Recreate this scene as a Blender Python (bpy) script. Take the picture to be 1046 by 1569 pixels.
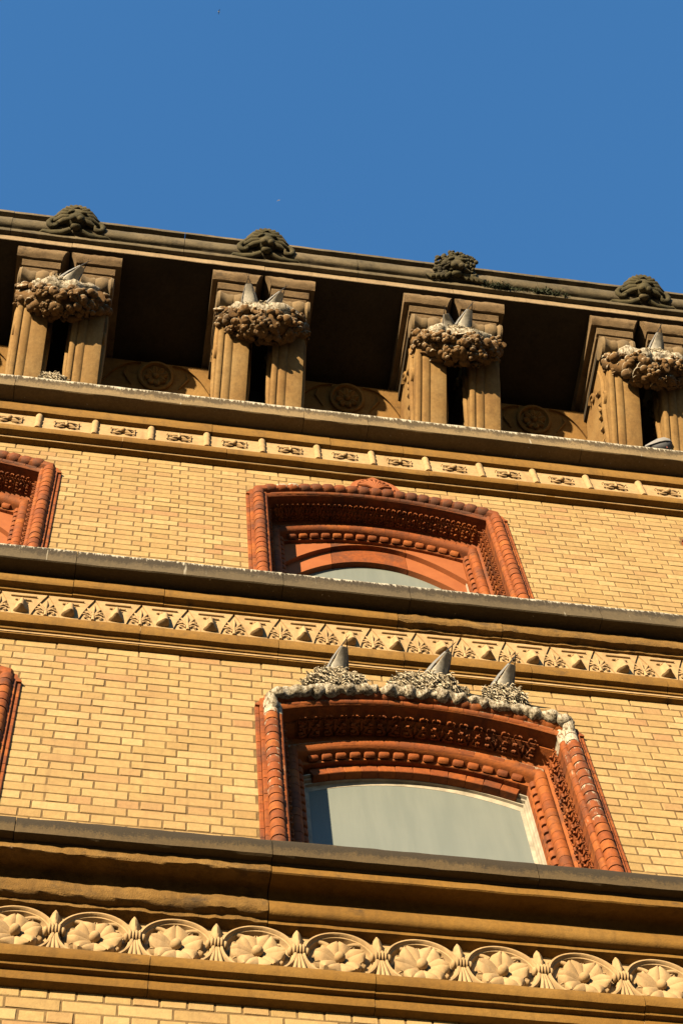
import bpy, math, random
import numpy as np
from mathutils import Vector, Matrix, noise

for o in list(bpy.data.objects):
    bpy.data.objects.remove(o, do_unlink=True)
S = bpy.context.scene
COL = S.collection

# ------------------------------------------------------------------ camera
CAM = Vector((0.331, -4.91, -7.948))
FWD = Vector((0.1103, 0.3751, 0.9204)).normalized()
RGT = Vector((0.9881, -0.1413, -0.0608)); RGT = (RGT - FWD * RGT.dot(FWD)).normalized()
UPV = RGT.cross(FWD)
cd = bpy.data.cameras.new('camera'); co = bpy.data.objects.new('camera', cd); COL.objects.link(co)
co.matrix_world = Matrix(((RGT.x, UPV.x, -FWD.x, CAM.x), (RGT.y, UPV.y, -FWD.y, CAM.y), (RGT.z, UPV.z, -FWD.z, CAM.z), (0, 0, 0, 1)))
cd.sensor_fit = 'VERTICAL'; cd.sensor_height = 36.0; cd.lens = 36.0 * 3003 / 1569
cd.clip_start = 0.05; cd.clip_end = 20000
S.camera = co

# ------------------------------------------------------------------ light
TO_SUN = Vector((-0.79, -1.0, 0.30)).normalized()
SUN_EL = math.asin(TO_SUN.z)
w = bpy.data.worlds.new('World'); S.world = w; w.use_nodes = True
wn = w.node_tree; wn.nodes.clear()
sky = wn.nodes.new('ShaderNodeTexSky'); sky.sky_type = 'NISHITA'; sky.sun_disc = False
sky.sun_elevation = SUN_EL; sky.sun_rotation = math.atan2(TO_SUN.x, TO_SUN.y)
sky.air_density = 2.2; sky.dust_density = 0.0; sky.ozone_density = 9.3
bg = wn.nodes.new('ShaderNodeBackground'); bg.inputs['Strength'].default_value = 0.0775
wo = wn.nodes.new('ShaderNodeOutputWorld')
wn.links.new(sky.outputs['Color'], bg.inputs['Color']); wn.links.new(bg.outputs['Background'], wo.inputs['Surface'])
sd = bpy.data.lights.new('sun', 'SUN'); so = bpy.data.objects.new('sun', sd); COL.objects.link(so)
sd.energy = 5.0; sd.angle = math.radians(0.53); sd.color = (1.0, 0.77, 0.465)
so.rotation_euler = (-TO_SUN).to_track_quat('-Z', 'Y').to_euler(); so.location = (-12, -14, 6)
S.view_settings.view_transform = 'Standard'; S.view_settings.look = 'None'
S.view_settings.exposure = 2.0; S.view_settings.gamma = 1.0; S.view_settings.use_curve_mapping = False

S.cycles.max_bounces = 6; S.cycles.diffuse_bounces = 1; S.cycles.glossy_bounces = 2
PI = math.pi
rnd = random.Random(7)

# ------------------------------------------------------------------ materials
TONE = 0.365        # scales every base colour down to weaken bounce light in recesses
class NT:
    def __init__(s, name):
        s.m = bpy.data.materials.new(name); s.m.use_nodes = True
        s.t = s.m.node_tree; s.b = s.t.nodes['Principled BSDF']
    def n(s, typ, **kw):
        nd = s.t.nodes.new(typ)
        for k, v in kw.items():
            if k in nd.inputs: s.set(nd.inputs[k], v)
            else: setattr(nd, k, v)
        return nd
    def set(s, sock, v):
        if hasattr(v, 'is_linked') or isinstance(v, bpy.types.NodeSocket): s.t.links.new(v, sock)
        else: sock.default_value = v
    def pos(s): return s.n('ShaderNodeNewGeometry').outputs['Position']
    def nrm(s): return s.n('ShaderNodeNewGeometry').outputs['Normal']
    def map(s, vec, scale):
        nd = s.n('ShaderNodeMapping'); s.set(nd.inputs['Vector'], vec); nd.inputs['Scale'].default_value = scale
        return nd.outputs['Vector']
    def noise(s, vec, scale, detail=6, rough=0.6):
        nd = s.n('ShaderNodeTexNoise'); s.set(nd.inputs['Vector'], vec)
        nd.inputs['Scale'].default_value = scale; nd.inputs['Detail'].default_value = detail; nd.inputs['Roughness'].default_value = rough
        return nd.outputs['Fac']
    def ramp(s, fac, stops):
        nd = s.n('ShaderNodeValToRGB'); s.set(nd.inputs['Fac'], fac)
        cr = nd.color_ramp
        while len(cr.elements) < len(stops): cr.elements.new(0.5)
        for e, (p, c) in zip(cr.elements, stops):
            e.position = p; e.color = (c, c, c, 1) if isinstance(c, (int, float)) else (*c, 1)
        return nd.outputs['Color']
    def mix(s, fac, a, b, mode='MIX'):
        nd = s.n('ShaderNodeMix'); nd.data_type = 'RGBA'; nd.blend_type = mode
        s.set(nd.inputs['Factor'], fac)
        s.set(nd.inputs['A'] if False else nd.inputs[6], (*a, 1) if isinstance(a, tuple) else a)
        s.set(nd.inputs[7], (*b, 1) if isinstance(b, tuple) else b)
        return nd.outputs[2]
    def math(s, op, a, b=0.0, clamp=False):
        nd = s.n('ShaderNodeMath'); nd.operation = op; nd.use_clamp = clamp
        s.set(nd.inputs[0], a); s.set(nd.inputs[1], b)
        return nd.outputs[0]
    def sep(s, vec):
        nd = s.n('ShaderNodeSeparateXYZ'); s.set(nd.inputs[0], vec); return nd.outputs
    def tone(s):
        a = s.n('ShaderNodeAttribute'); a.attribute_name = 'tone'
        oi = s.n('ShaderNodeObjectInfo')
        return s.math('FRACT', s.math('ADD', a.outputs['Fac'], oi.outputs['Random']))
    def done(s, col, rough=0.85, bump=None, strength=0.3, dist=0.004):
        col = s.mix(1.0, col, (TONE, TONE, TONE), 'MULTIPLY')
        s.set(s.b.inputs['Base Color'], col)
        s.set(s.b.inputs['Roughness'], rough)
        s.b.inputs['Specular IOR Level'].default_value = 0.25
        if bump is not None:
            bn = s.n('ShaderNodeBump'); bn.inputs['Strength'].default_value = strength; bn.inputs['Distance'].default_value = dist
            s.set(bn.inputs['Height'], bump); s.t.links.new(bn.outputs['Normal'], s.b.inputs['Normal'])
        return s.m

def add_guano(s, col, amount, fine=38.0, white=(0.66, 0.60, 0.48)):
    """white droppings lying on whatever faces the sky, with ragged edges and streaks"""
    p = s.pos(); nz = s.sep(s.nrm())[2]
    st = s.noise(s.map(p, (1.0, 1.0, 0.25)), fine, 5, 0.7)
    k = s.math('ADD', s.math('MULTIPLY', nz, 0.55), s.math('ADD', s.math('MULTIPLY', st, 1.1), amount))
    k = s.ramp(k, [(0.55, 0.0), (0.72, 1.0)])
    white = s.ramp(s.noise(s.map(p, (1.0, 1.0, 0.3)), 95, 4, 0.7), [(0.38, (0.20, 0.15, 0.09)), (0.47, tuple(a * 0.9 for a in white)), (0.62, tuple(min(1, a * 1.2) for a in white))])
    return s.mix(k, col, white)

def stone(name, cols, scale=3.0, bump=0.5, soot=0.0, guano=None, fine=40.0, speck=None):
    s = NT(name); p = s.pos()
    big = s.noise(p, scale, 5, 0.6); fin = s.noise(p, fine, 6, 0.7)
    c = s.ramp(big, [(0.28, cols[0]), (0.5, cols[1]), (0.72, cols[2])])
    v = s.ramp(fin, [(0.25, 0.72), (0.75, 1.15)])
    c = s.mix(1.0, c, v, 'MULTIPLY')
    st = s.noise(s.map(p, (6.0, 6.0, 0.8)), 2.2, 5, 0.65)
    c = s.mix(s.ramp(st, [(0.52, 0.0), (0.72, 0.55)]), c, tuple(x * 0.55 for x in cols[0]))
    if soot:
        so_ = s.noise(s.map(p, (1.0, 1.0, 1.6)), 5.5, 8, 0.72)
        c = s.mix(s.ramp(so_, [(0.62 - soot * 0.3, 0.0), (0.80 - soot * 0.25, 0.85)]), c, (0.030, 0.024, 0.018))
    if speck:
        sp = s.noise(p, 90, 3, 0.6)
        c = s.mix(s.ramp(sp, [(0.55, 0.0), (0.66, 0.8)]), c, speck)
    if guano is not None: c = add_guano(s, c, guano)
    b = s.math('ADD', s.math('MULTIPLY', fin, 0.6), s.noise(p, 160, 3, 0.6))
    return s.done(c, 0.9, b, bump, 0.004)

M = {}
# buff facing brick
s = NT('buff_brick'); t = s.tone(); p = s.pos()
c = s.ramp(t, [(0.0, (0.54, 0.372, 0.155)), (0.2, (0.64, 0.45, 0.200)), (0.45, (0.58, 0.405, 0.174)), (0.7, (0.71, 0.52, 0.252)), (0.88, (0.51, 0.34, 0.138)), (0.955, (0.57, 0.375, 0.17)), (0.99, (0.54, 0.31, 0.145)), (1.0, (0.66, 0.48, 0.245))])
f1 = s.noise(p, 30, 6, 0.7); f2 = s.noise(p, 2.4, 4, 0.6)
c = s.mix(1.0, c, s.ramp(f1, [(0.25, 0.74), (0.7, 1.1)]), 'MULTIPLY')
c = s.mix(s.ramp(f2, [(0.45, 0.0), (0.70, 0.42)]), c, (0.47, 0.275, 0.13))
run = s.noise(s.map(p, (9.0, 9.0, 0.55)), 1.6, 6, 0.7)
c = s.mix(s.ramp(run, [(0.54, 0.0), (0.78, 0.42)]), c, (0.26, 0.165, 0.075))
lim = s.noise(s.map(p, (26.0, 26.0, 1.1)), 1.0, 3, 0.6); wher = s.noise(p, 0.9, 2, 0.5)
c = s.mix(s.math('MULTIPLY', s.ramp(lim, [(0.66, 0.0), (0.73, 0.55)]), s.ramp(wher, [(0.52, 0.0), (0.62, 1.0)])), c, (0.78, 0.72, 0.60))
pit = s.noise(p, 150, 2, 0.5)
c = s.mix(s.ramp(pit, [(0.68, 0.0), (0.74, 0.7)]), c, (0.20, 0.12, 0.06))
M['brick'] = s.done(c, 0.9, s.math('ADD', s.math('MULTIPLY', f1, 0.7), s.noise(p, 120, 4, 0.7)), 0.55, 0.004)
# mortar
s = NT('old_mortar'); p = s.pos()
c = s.ramp(s.noise(p, 20, 6, 0.7), [(0.3, (0.16, 0.10, 0.042)), (0.7, (0.32, 0.21, 0.09))])
M['mortar'] = s.done(c, 0.95, s.noise(p, 140, 4, 0.7), 0.6, 0.004)
# red terracotta, clean and splashed
def terra(name, guano=None, age=0.50):
    s = NT(name); t = s.tone(); p = s.pos()
    c = s.ramp(t, [(0.0, (0.34, 0.080, 0.012)), (0.3, (0.46, 0.118, 0.017)), (0.55, (0.38, 0.092, 0.014)), (0.78, (0.54, 0.155, 0.023)), (0.92, (0.29, 0.072, 0.014)), (1.0, (0.41, 0.102, 0.016))])
    f1 = s.noise(p, 34, 6, 0.7); f2 = s.noise(p, 5.0, 6, 0.7)
    c = s.mix(1.0, c, s.ramp(f1, [(0.25, 0.55), (0.72, 1.18)]), 'MULTIPLY')
    c = s.mix(s.ramp(f2, [(age, 0.0), (age + 0.2, 0.85)]), c, (0.11, 0.042, 0.024))
    if guano is not None: c = add_guano(s, c, guano)
    return s.done(c, 0.8, s.math('ADD', s.math('MULTIPLY', f1, 0.6), s.noise(p, 130, 3, 0.6)), 0.5, 0.003)
M['terra'] = terra('red_terracotta')
M['terra_dark'] = terra('red_terracotta_dark', -0.30, 0.38)  # weathered dark red on hoods, same dark tone on middle tympanum blocks
M['terra_guano'] = terra('red_terracotta_splashed', -0.10)
M['terra_white'] = terra('red_terracotta_limed', 0.22)
s = NT('orange_terracotta'); p = s.pos()
c = s.ramp(s.noise(p, 6, 6, 0.7), [(0.3, (0.40, 0.115, 0.033)), (0.7, (0.52, 0.165, 0.05))])
M['terra_plain'] = s.done(c, 0.8, s.noise(p, 80, 4, 0.6), 0.25, 0.003)

M['frieze'] = stone('cream_terracotta', [(0.58, 0.39, 0.195), (0.67, 0.46, 0.24), (0.70, 0.50, 0.28)], 3, 0.25, 0.0, None, 26)
M['sand'] = stone('buff_sandstone', [(0.27, 0.165, 0.055), (0.37, 0.235, 0.085), (0.43, 0.29, 0.125)], 2.4, 0.5)
M['sand_rough'] = stone('eroded_sandstone', [(0.20, 0.105, 0.02), (0.31, 0.17, 0.038), (0.40, 0.24, 0.075)], 3.0, 1.0, 0.30)
M['torus'] = stone('ochre_sandstone', [(0.25, 0.125, 0.018), (0.33, 0.172, 0.028), (0.38, 0.215, 0.05)], 1.6, 0.45, 0.10)
M['cornice'] = stone('weathered_cornice_stone', [(0.13, 0.105, 0.06), (0.205, 0.165, 0.098), (0.275, 0.215, 0.13)], 2.6, 0.6, 0.35)
M['cornice_pale'] = stone('pale_cornice_stone', [(0.36, 0.26, 0.15), (0.45, 0.33, 0.20), (0.50, 0.38, 0.24)], 2.6, 0.5)
M['mask'] = stone('mossy_carved_stone', [(0.055, 0.050, 0.020), (0.105, 0.090, 0.040), (0.18, 0.145, 0.075)], 7, 0.7, 0.3)
M['bracket'] = stone('bracket_sandstone', [(0.29, 0.15, 0.042), (0.41, 0.245, 0.085), (0.47, 0.31, 0.13)], 2.6, 0.5)
M['abacus'] = stone('abacus_sandstone', [(0.21, 0.13, 0.06), (0.31, 0.205, 0.105), (0.38, 0.265, 0.145)], 4.0, 0.9, 0.18)
M['attic'] = stone('attic_stone', [(0.27, 0.14, 0.034), (0.40, 0.22, 0.06), (0.46, 0.27, 0.085)], 2.0, 0.5, 0.1)
M['soffit'] = stone('dark_soffit_stone', [(0.050, 0.038, 0.024), (0.075, 0.055, 0.034), (0.10, 0.075, 0.045)], 2.0, 0.5, 0.2)  # much darker than the cornice stone; covers the soffit and bracket cores
M['fruit'] = stone('carved_fruit_stone', [(0.14, 0.072, 0.022), (0.26, 0.14, 0.045), (0.23, 0.145, 0.075)], 9.0, 0.7, 0.28, 0.10, 45)  # sooty blotches that also paint in the black shade between fruits
M['spool'] = stone('carved_roll_stone', [(0.22, 0.17, 0.11), (0.32, 0.225, 0.12), (0.38, 0.26, 0.13)], 5.0, 0.6, 0.1, -0.18)

def cap_stone(name, base, topz, band, guano, dark, streak=60.0):
    """projecting cap: soot-black lip under the top arris, pale washed face, bird lime along the arris"""
    s = NT(name); p = s.pos(); x, y, z = s.sep(p)
    fin = s.noise(p, 45, 6, 0.7); big = s.noise(p, 2.6, 5, 0.6)
    c = s.ramp(big, [(0.3, tuple(a * 0.8 for a in base)), (0.7, tuple(a * 1.12 for a in base))])
    c = s.mix(1.0, c, s.ramp(fin, [(0.25, 0.7), (0.75, 1.15)]), 'MULTIPLY')
    cell = s.noise(s.map(p, (1.0, 1.0, 0.12)), streak, 5, 0.75)
    d = s.math('DIVIDE', s.math('SUBTRACT', topz, z), band)           # 0 at the arris, 1 at the foot of the face
    wide = s.noise(p, 7, 5, 0.65); grit = s.noise(p, 110, 4, 0.75)
    dd = s.math('ADD', d, s.math('ADD', s.math('MULTIPLY', s.math('SUBTRACT', cell, 0.5), 0.55), s.math('ADD', s.math('MULTIPLY', s.math('SUBTRACT', wide, 0.5), 0.8), s.math('MULTIPLY', s.math('SUBTRACT', grit, 0.5), 0.9))))
    c = s.mix(s.ramp(dd, [(0.0, 0.4), (0.14, dark), (0.50, dark), (0.72, 0.0)]), c, (0.045, 0.034, 0.020))
    if guano:
        g = s.math('ADD', d, s.math('MULTIPLY', s.math('SUBTRACT', s.noise(s.map(p, (1.0, 1.0, 0.10)), streak * 0.8, 5, 0.8), 0.52), 1.5))
        c = s.mix(s.ramp(g, [(guano - 0.06, 1.0), (guano + 0.10, 0.0)]), c, (0.72, 0.68, 0.58))
        dr = s.noise(s.map(p, (1.0, 1.0, 0.05)), streak * 0.45, 3, 0.6)
        c = s.mix(s.ramp(dr, [(0.69, 0.0), (0.74, 0.75)]), c, (0.66, 0.62, 0.53))
    return s.done(c, 0.9, s.math('ADD', fin, s.noise(p, 150, 3, 0.6)), 0.5, 0.004)
M['cap_low'] = cap_stone('mossy_cap_stone', (0.145, 0.10, 0.045), -0.530, 0.150, 0.0, 0.95)
M['cap_mid'] = cap_stone('limed_cap_stone', (0.165, 0.127, 0.074), 2.590, 0.205, 0.15, 0.9)
M['cap_top'] = cap_stone('white_limed_cap_stone', (0.34, 0.25, 0.135), 5.550, 0.235, 0.16, 0.8, 70.0)

s = NT('nest_weed'); p = s.pos()
c = s.ramp(s.noise(p, 60, 6, 0.75), [(0.36, (0.05, 0.035, 0.02)), (0.47, (0.34, 0.27, 0.17)), (0.58, (0.72, 0.65, 0.51))])
M['nest'] = s.done(c, 0.95, s.noise(p, 110, 5, 0.7), 1.0, 0.012)
s = NT('nest_straw'); t = s.tone(); p = s.pos()
c = s.ramp(s.noise(p, 60, 3, 0.6), [(0.36, (0.14, 0.10, 0.05)), (0.44, (0.56, 0.47, 0.33)), (0.54, (0.92, 0.84, 0.68))])
M['straw'] = s.done(c, 0.9)
s = NT('bird_lime'); p = s.pos()
c = s.ramp(s.noise(s.map(p, (1.0, 1.0, 0.35)), 60, 6, 0.7), [(0.38, (0.10, 0.075, 0.045)), (0.46, (0.38, 0.32, 0.23)), (0.54, (0.66, 0.60, 0.49)), (0.64, (0.80, 0.76, 0.67))])
M['guano'] = s.done(c, 0.85, s.noise(p, 70, 5, 0.7), 0.9, 0.012)
def plain(name, c, rough=0.7, k=0.12, sc=40):
    s = NT(name); p = s.pos()
    cc = s.ramp(s.noise(p, sc, 4, 0.6), [(0.3, tuple(a * (1 - k) for a in c)), (0.7, tuple(min(1, a * (1 + k)) for a in c))])
    return s.done(cc, rough, s.noise(p, sc * 3, 3, 0.6), 0.15, 0.002)
M['white_f'] = plain('white_plumage', (0.66, 0.635, 0.585), 0.8, 0.25, 55); M['grey_f'] = plain('grey_plumage', (0.30, 0.31, 0.33))
M['black_f'] = plain('black_plumage', (0.012, 0.012, 0.013)); M['beak'] = plain('yellow_beak', (0.55, 0.42, 0.08), 0.4)
M['pigeon'] = plain('pigeon_slate', (0.13, 0.14, 0.17)); M['pigeon_pale'] = plain('pigeon_pale_grey', (0.34, 0.345, 0.375))
M['pink'] = plain('pigeon_leg', (0.4, 0.12, 0.1))
M['leaf'] = plain('cornice_weed_leaf', (0.035, 0.050, 0.012), 0.7, 0.5, 30)
M['paint'] = plain('weathered_white_paint', (0.56, 0.51, 0.42), 0.6, 0.3, 14)
M['lead'] = plain('dark_gap', (0.05, 0.045, 0.04), 0.8)
s = NT('limewashed_glass'); p = s.pos()
st = s.noise(s.map(p, (1.0, 1.0, 0.10)), 14, 4, 0.6); bl = s.noise(p, 3.0, 4, 0.6)
c = s.ramp(st, [(0.35, (0.255, 0.30, 0.295)), (0.65, (0.295, 0.34, 0.33))])
c = s.mix(s.ramp(bl, [(0.4, 0.0), (0.7, 0.35)]), c, (0.235, 0.285, 0.285))
c = s.mix(s.ramp(s.noise(p, 26, 2, 0.5), [(0.77, 0.0), (0.80, 0.6)]), c, (0.30, 0.22, 0.10))
s.b.inputs['Coat Weight'].default_value = 0.04; s.b.inputs['Coat Roughness'].default_value = 0.06
M['glass'] = s.done(c, 0.5)
s = NT('street_asphalt'); p = s.pos()
M['ground'] = s.done(s.ramp(s.noise(p, 3, 8, 0.7), [(0.3, (0.04, 0.038, 0.035)), (0.7, (0.065, 0.06, 0.055))]), 0.9, s.noise(p, 60, 4, 0.7), 0.4, 0.01)
# brickwork below the photograph's frame, too far down to be seen brick by brick
s = NT('lower_brickwork'); p = s.pos()
rx = s.n('ShaderNodeMapping'); s.set(rx.inputs['Vector'], p); rx.inputs['Rotation'].default_value = (PI / 2, 0, 0)
bt = s.n('ShaderNodeTexBrick'); s.set(bt.inputs['Vector'], rx.outputs['Vector'])
bt.inputs['Color1'].default_value = (0.50, 0.36, 0.18, 1); bt.inputs['Color2'].default_value = (0.44, 0.30, 0.15, 1); bt.inputs['Mortar'].default_value = (0.2, 0.14, 0.08, 1)
bt.inputs['Scale'].default_value = 1.0; bt.inputs['Brick Width'].default_value = 0.225; bt.inputs['Row Height'].default_value = 0.075; bt.inputs['Mortar Size'].default_value = 0.005
M['brick_tex'] = s.done(bt.outputs['Color'], 0.9)

# ------------------------------------------------------------------ mesh helpers
class MB:
    def __init__(s): s.v = []; s.f = []; s.tone = []; s.tn = 0.0
    def add(s, vs, fs):
        o = len(s.v); s.v += [tuple(v) for v in vs]
        for f in fs: s.f.append(tuple(i + o for i in f)); s.tone.append(s.tn)
        return s
    def box(s, x0, x1, y0, y1, z0, z1, b=0.0, mt=None):
        if b <= 0:
            vs = [(x, y, z) for x in (x0, x1) for y in (y0, y1) for z in (z0, z1)]
            fs = [(0, 1, 3, 2), (4, 6, 7, 5), (0, 4, 5, 1), (2, 3, 7, 6), (0, 2, 6, 4), (1, 5, 7, 3)]
        else:
            X, Y, Z = (x0, x1), (y0, y1), (z0, z1); vs = []; idx = {}
            for i in (0, 1):
                for j in (0, 1):
                    for k in (0, 1):
                        sx, sy, sz = (b if i == 0 else -b), (b if j == 0 else -b), (b if k == 0 else -b)
                        for a in range(3):
                            idx[(i, j, k, a)] = len(vs)
                            vs.append((X[i] + (0 if a == 0 else sx), Y[j] + (0 if a == 1 else sy), Z[k] + (0 if a == 2 else sz)))
            fs = []
            g = lambda i, j, k, a: idx[(i, j, k, a)]
            for i in (0, 1):
                q = [g(i, 0, 0, 0), g(i, 1, 0, 0), g(i, 1, 1, 0), g(i, 0, 1, 0)]; fs.append(q if i else q[::-1])
                q = [g(0, i, 0, 1), g(0, i, 1, 1), g(1, i, 1, 1), g(1, i, 0, 1)]; fs.append(q if i else q[::-1])
                q = [g(0, 0, i, 2), g(1, 0, i, 2), g(1, 1, i, 2), g(0, 1, i, 2)]; fs.append(q if i else q[::-1])
            for i in (0, 1):
                for j in (0, 1):
                    q = [g(i, j, 0, 0), g(i, j, 1, 0), g(i, j, 1, 1), g(i, j, 0, 1)]; fs.append(q if (i ^ j) == 0 else q[::-1])
                    q = [g(i, 0, j, 0), g(i, 1, j, 0), g(i, 1, j, 2), g(i, 0, j, 2)]; fs.append(q[::-1] if (i ^ j) == 0 else q)
                    q = [g(0, i, j, 1), g(1, i, j, 1), g(1, i, j, 2), g(0, i, j, 2)]; fs.append(q if (i ^ j) == 0 else q[::-1])
                    for k in (0, 1):
                        q = [g(i, j, k, 0), g(i, j, k, 1), g(i, j, k, 2)]; fs.append(q if (i ^ j ^ k) else q[::-1])
        if mt: vs = [mt @ Vector(v) for v in vs]
        return s.add(vs, fs)
    def prism_x(s, prof, x0, x1, seg=0.06, jit=0.0, seed=0, mt=None):
        n = len(prof); m = max(1, int(round((x1 - x0) / seg))); vs = []; fs = []
        for i in range(m + 1):
            x = x0 + (x1 - x0) * i / m
            for (y, z) in prof:
                dy = dz = 0
                if jit and y < 0.02:
                    q = Vector((x * 7 + seed, y * 13, z * 13)); nn = noise.noise_vector(q) + 0.6 * noise.noise_vector(q * 3.1) + (0.9 * noise.noise_vector(Vector((q.x * 4, q.y * 9, q.z * 9))) if jit > 0.003 else Vector((0, 0, 0)))
                    dy = jit * nn.y; dz = jit * nn.z
                vs.append((x, y + dy, z + dz))
        for i in range(m):
            for k in range(n):
                a, b2 = i * n + k, i * n + (k + 1) % n
                fs.append((a, b2, b2 + n, a + n))
        fs.append(tuple(range(n))[::-1]); fs.append(tuple(range(m * n, m * n + n)))
        if mt: vs = [mt @ Vector(v) for v in vs]
        return s.add(vs, fs)
    def prism_z(s, prof, z0, z1, mt=None):      # profile in (x, y), closed
        n = len(prof)
        vs = [(x, y, z0) for x, y in prof] + [(x, y, z1) for x, y in prof]
        fs = [(k, (k + 1) % n, (k + 1) % n + n, k + n) for k in range(n)] + [tuple(range(n))[::-1], tuple(range(n, 2 * n))]
        if mt: vs = [mt @ Vector(v) for v in vs]
        return s.add(vs, fs)
    def prism_y(s, poly, y0, y1, mt=None):      # outline in (x, z), y0 the front
        n = len(poly)
        vs = [(x, y0, z) for x, z in poly] + [(x, y1, z) for x, z in poly]
        fs = [(k, k + n, (k + 1) % n + n, (k + 1) % n) for k in range(n)] + [tuple(range(n)), tuple(range(n, 2 * n))[::-1]]
        if mt: vs = [mt @ Vector(v) for v in vs]
        return s.add(vs, fs)
    def sphere(s, c, r, mt=None, nu=12, nv=8, ridge=0, amp=0.0):
        r = (r, r, r) if isinstance(r, (int, float)) else r
        vs = [Vector((0, 0, -r[2]))]; fs = []
        for j in range(1, nv):
            th = -PI / 2 + PI * j / nv
            for i in range(nu):
                ph = 2 * PI * i / nu; k = 1.0 + (amp * math.cos(ridge * ph) * math.cos(th) if ridge else 0)
                vs.append(Vector((r[0] * math.cos(th) * math.cos(ph) * k, r[1] * math.cos(th) * math.sin(ph) * k, r[2] * math.sin(th))))
        vs.append(Vector((0, 0, r[2])))
        for i in range(nu): fs.append((0, 1 + (i + 1) % nu, 1 + i))
        for j in range(nv - 2):
            for i in range(nu):
                a = 1 + j * nu + i; b2 = 1 + j * nu + (i + 1) % nu
                fs.append((a, b2, b2 + nu, a + nu))
        L = len(vs) - 1; o = 1 + (nv - 2) * nu
        for i in range(nu): fs.append((L, o + i, o + (i + 1) % nu))
        if mt: vs = [mt @ v for v in vs]
        return s.add([v + Vector(c) for v in vs], fs)
    def tube(s, path, rad, n=8, flat=1.0, ref=(0, -1, 0)):
        P = [Vector(p) for p in path]; m = len(P); vs = []; fs = []
        R = rad if isinstance(rad, (list, tuple)) else [rad] * m
        ref = Vector(ref)
        for i in range(m):
            t = (P[min(i + 1, m - 1)] - P[max(i - 1, 0)]).normalized()
            a = ref - t * ref.dot(t)
            if a.length < 1e-4: a = t.orthogonal()
            a.normalize(); b2 = t.cross(a)
            for k in range(n):
                th = 2 * PI * k / n
                vs.append(P[i] + a * (R[i] * flat * math.cos(th)) + b2 * (R[i] * math.sin(th)))
        for i in range(m - 1):
            for k in range(n):
                fs.append((i * n + k, i * n + (k + 1) % n, (i + 1) * n + (k + 1) % n, (i + 1) * n + k))
        fs.append(tuple(range(n))[::-1]); fs.append(tuple(range((m - 1) * n, m * n)))
        return s.add(vs, fs)
    def lathe_z(s, prof, c=(0, 0, 0), n=16, mt=None, a0=0.0, a1=2 * PI):   # prof (r, z)
        full = abs(a1 - a0 - 2 * PI) < 1e-6; k = n if full else n + 1; vs = []; fs = []
        for r, z in prof:
            for i in range(k):
                a = a0 + (a1 - a0) * i / n; vs.append(Vector((r * math.cos(a), r * math.sin(a), z)))
        for j in range(len(prof) - 1):
            for i in range(n):
                i2 = (i + 1) % k; fs.append((j * k + i, j * k + i2, (j + 1) * k + i2, (j + 1) * k + i))
        fs.append(tuple(range(k))[::-1]); fs.append(tuple(range((len(prof) - 1) * k, len(prof) * k)))
        if mt: vs = [mt @ v for v in vs]
        return s.add([v + Vector(c) for v in vs], fs)
    def grid(s, fn, nu, nv):
        vs = [fn(i / nu, j / nv) for i in range(nu + 1) for j in range(nv + 1)]
        fs = [(i * (nv + 1) + j, (i + 1) * (nv + 1) + j, (i + 1) * (nv + 1) + j + 1, i * (nv + 1) + j + 1) for i in range(nu) for j in range(nv)]
        return s.add(vs, fs)
    def mesh(s, name, mat, angle=38):
        me = bpy.data.meshes.new(name); me.from_pydata(s.v, [], s.f)
        if any(s.tone):
            at = me.attributes.new('tone', 'FLOAT', 'FACE'); at.data.foreach_set('value', s.tone)
        me.materials.append(M[mat] if isinstance(mat, str) else mat)
        import bmesh
        bm = bmesh.new(); bm.from_mesh(me); bmesh.ops.recalc_face_normals(bm, faces=bm.faces); bm.to_mesh(me); bm.free()
        if angle:
            me.polygons.foreach_set('use_smooth', [True] * len(me.polygons)); me.set_sharp_from_angle(angle=math.radians(angle))
        me.update()
        return me
    def obj(s, name, mat, parent=None, angle=38): return place(name, s.mesh(name, mat, angle), parent)

def place(name, me, parent=None, loc=(0, 0, 0), rot=(0, 0, 0), sc=(1, 1, 1)):
    o = bpy.data.objects.new(name, me); COL.objects.link(o)
    o.location = loc; o.rotation_euler = rot; o.scale = sc
    if parent is not None: o.parent = parent; o.matrix_parent_inverse = BASE_INV if parent is BUILDING else Matrix.Identity(4)
    return o
def tag(o, label, cat, group=None):
    o['label'] = label; o['category'] = cat
    if group: o['group'] = group
    return o
def empty(name, loc=(0, 0, 0), rot=(0, 0, 0)):
    o = bpy.data.objects.new(name, None); COL.objects.link(o); o.location = loc; o.rotation_euler = rot
    o.empty_display_size = 0.1
    return o
def arc(c, r, a0, a1, n):       # (y,z) arc, degrees; 180 = straight out of the wall
    return [(c[0] + r * math.cos(math.radians(a0 + (a1 - a0) * i / n)), c[1] + r * math.sin(math.radians(a0 + (a1 - a0) * i / n))) for i in range(n + 1)]
def smooth(pts, n=4):           # Catmull-Rom through open list
    out = []
    for i in range(len(pts) - 1):
        p0, p1, p2, p3 = (Vector(pts[max(i - 1, 0)]), Vector(pts[i]), Vector(pts[i + 1]), Vector(pts[min(i + 2, len(pts) - 1)]))
        for k in range(n):
            t = k / n
            out.append(tuple(0.5 * ((2 * p1) + (p2 - p0) * t + (2 * p0 - 5 * p1 + 4 * p2 - p3) * t * t + (3 * p1 - p0 - 3 * p2 + p3) * t ** 3)))
    return out + [tuple(pts[-1])]
def to_px(p):
    c = Vector(p) - CAM; d = c.dot(FWD); return 523 + 3003 * c.dot(RGT) / d, 784.5 - 3003 * c.dot(UPV) / d
RX = lambda a: Matrix.Rotation(a, 4, 'X')
RY = lambda a: Matrix.Rotation(a, 4, 'Y')
RZ = lambda a: Matrix.Rotation(a, 4, 'Z')
T = lambda *a: Matrix.Translation(Vector(a))

GZ = -9.55
X0, X1 = -3.0, 6.9
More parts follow.
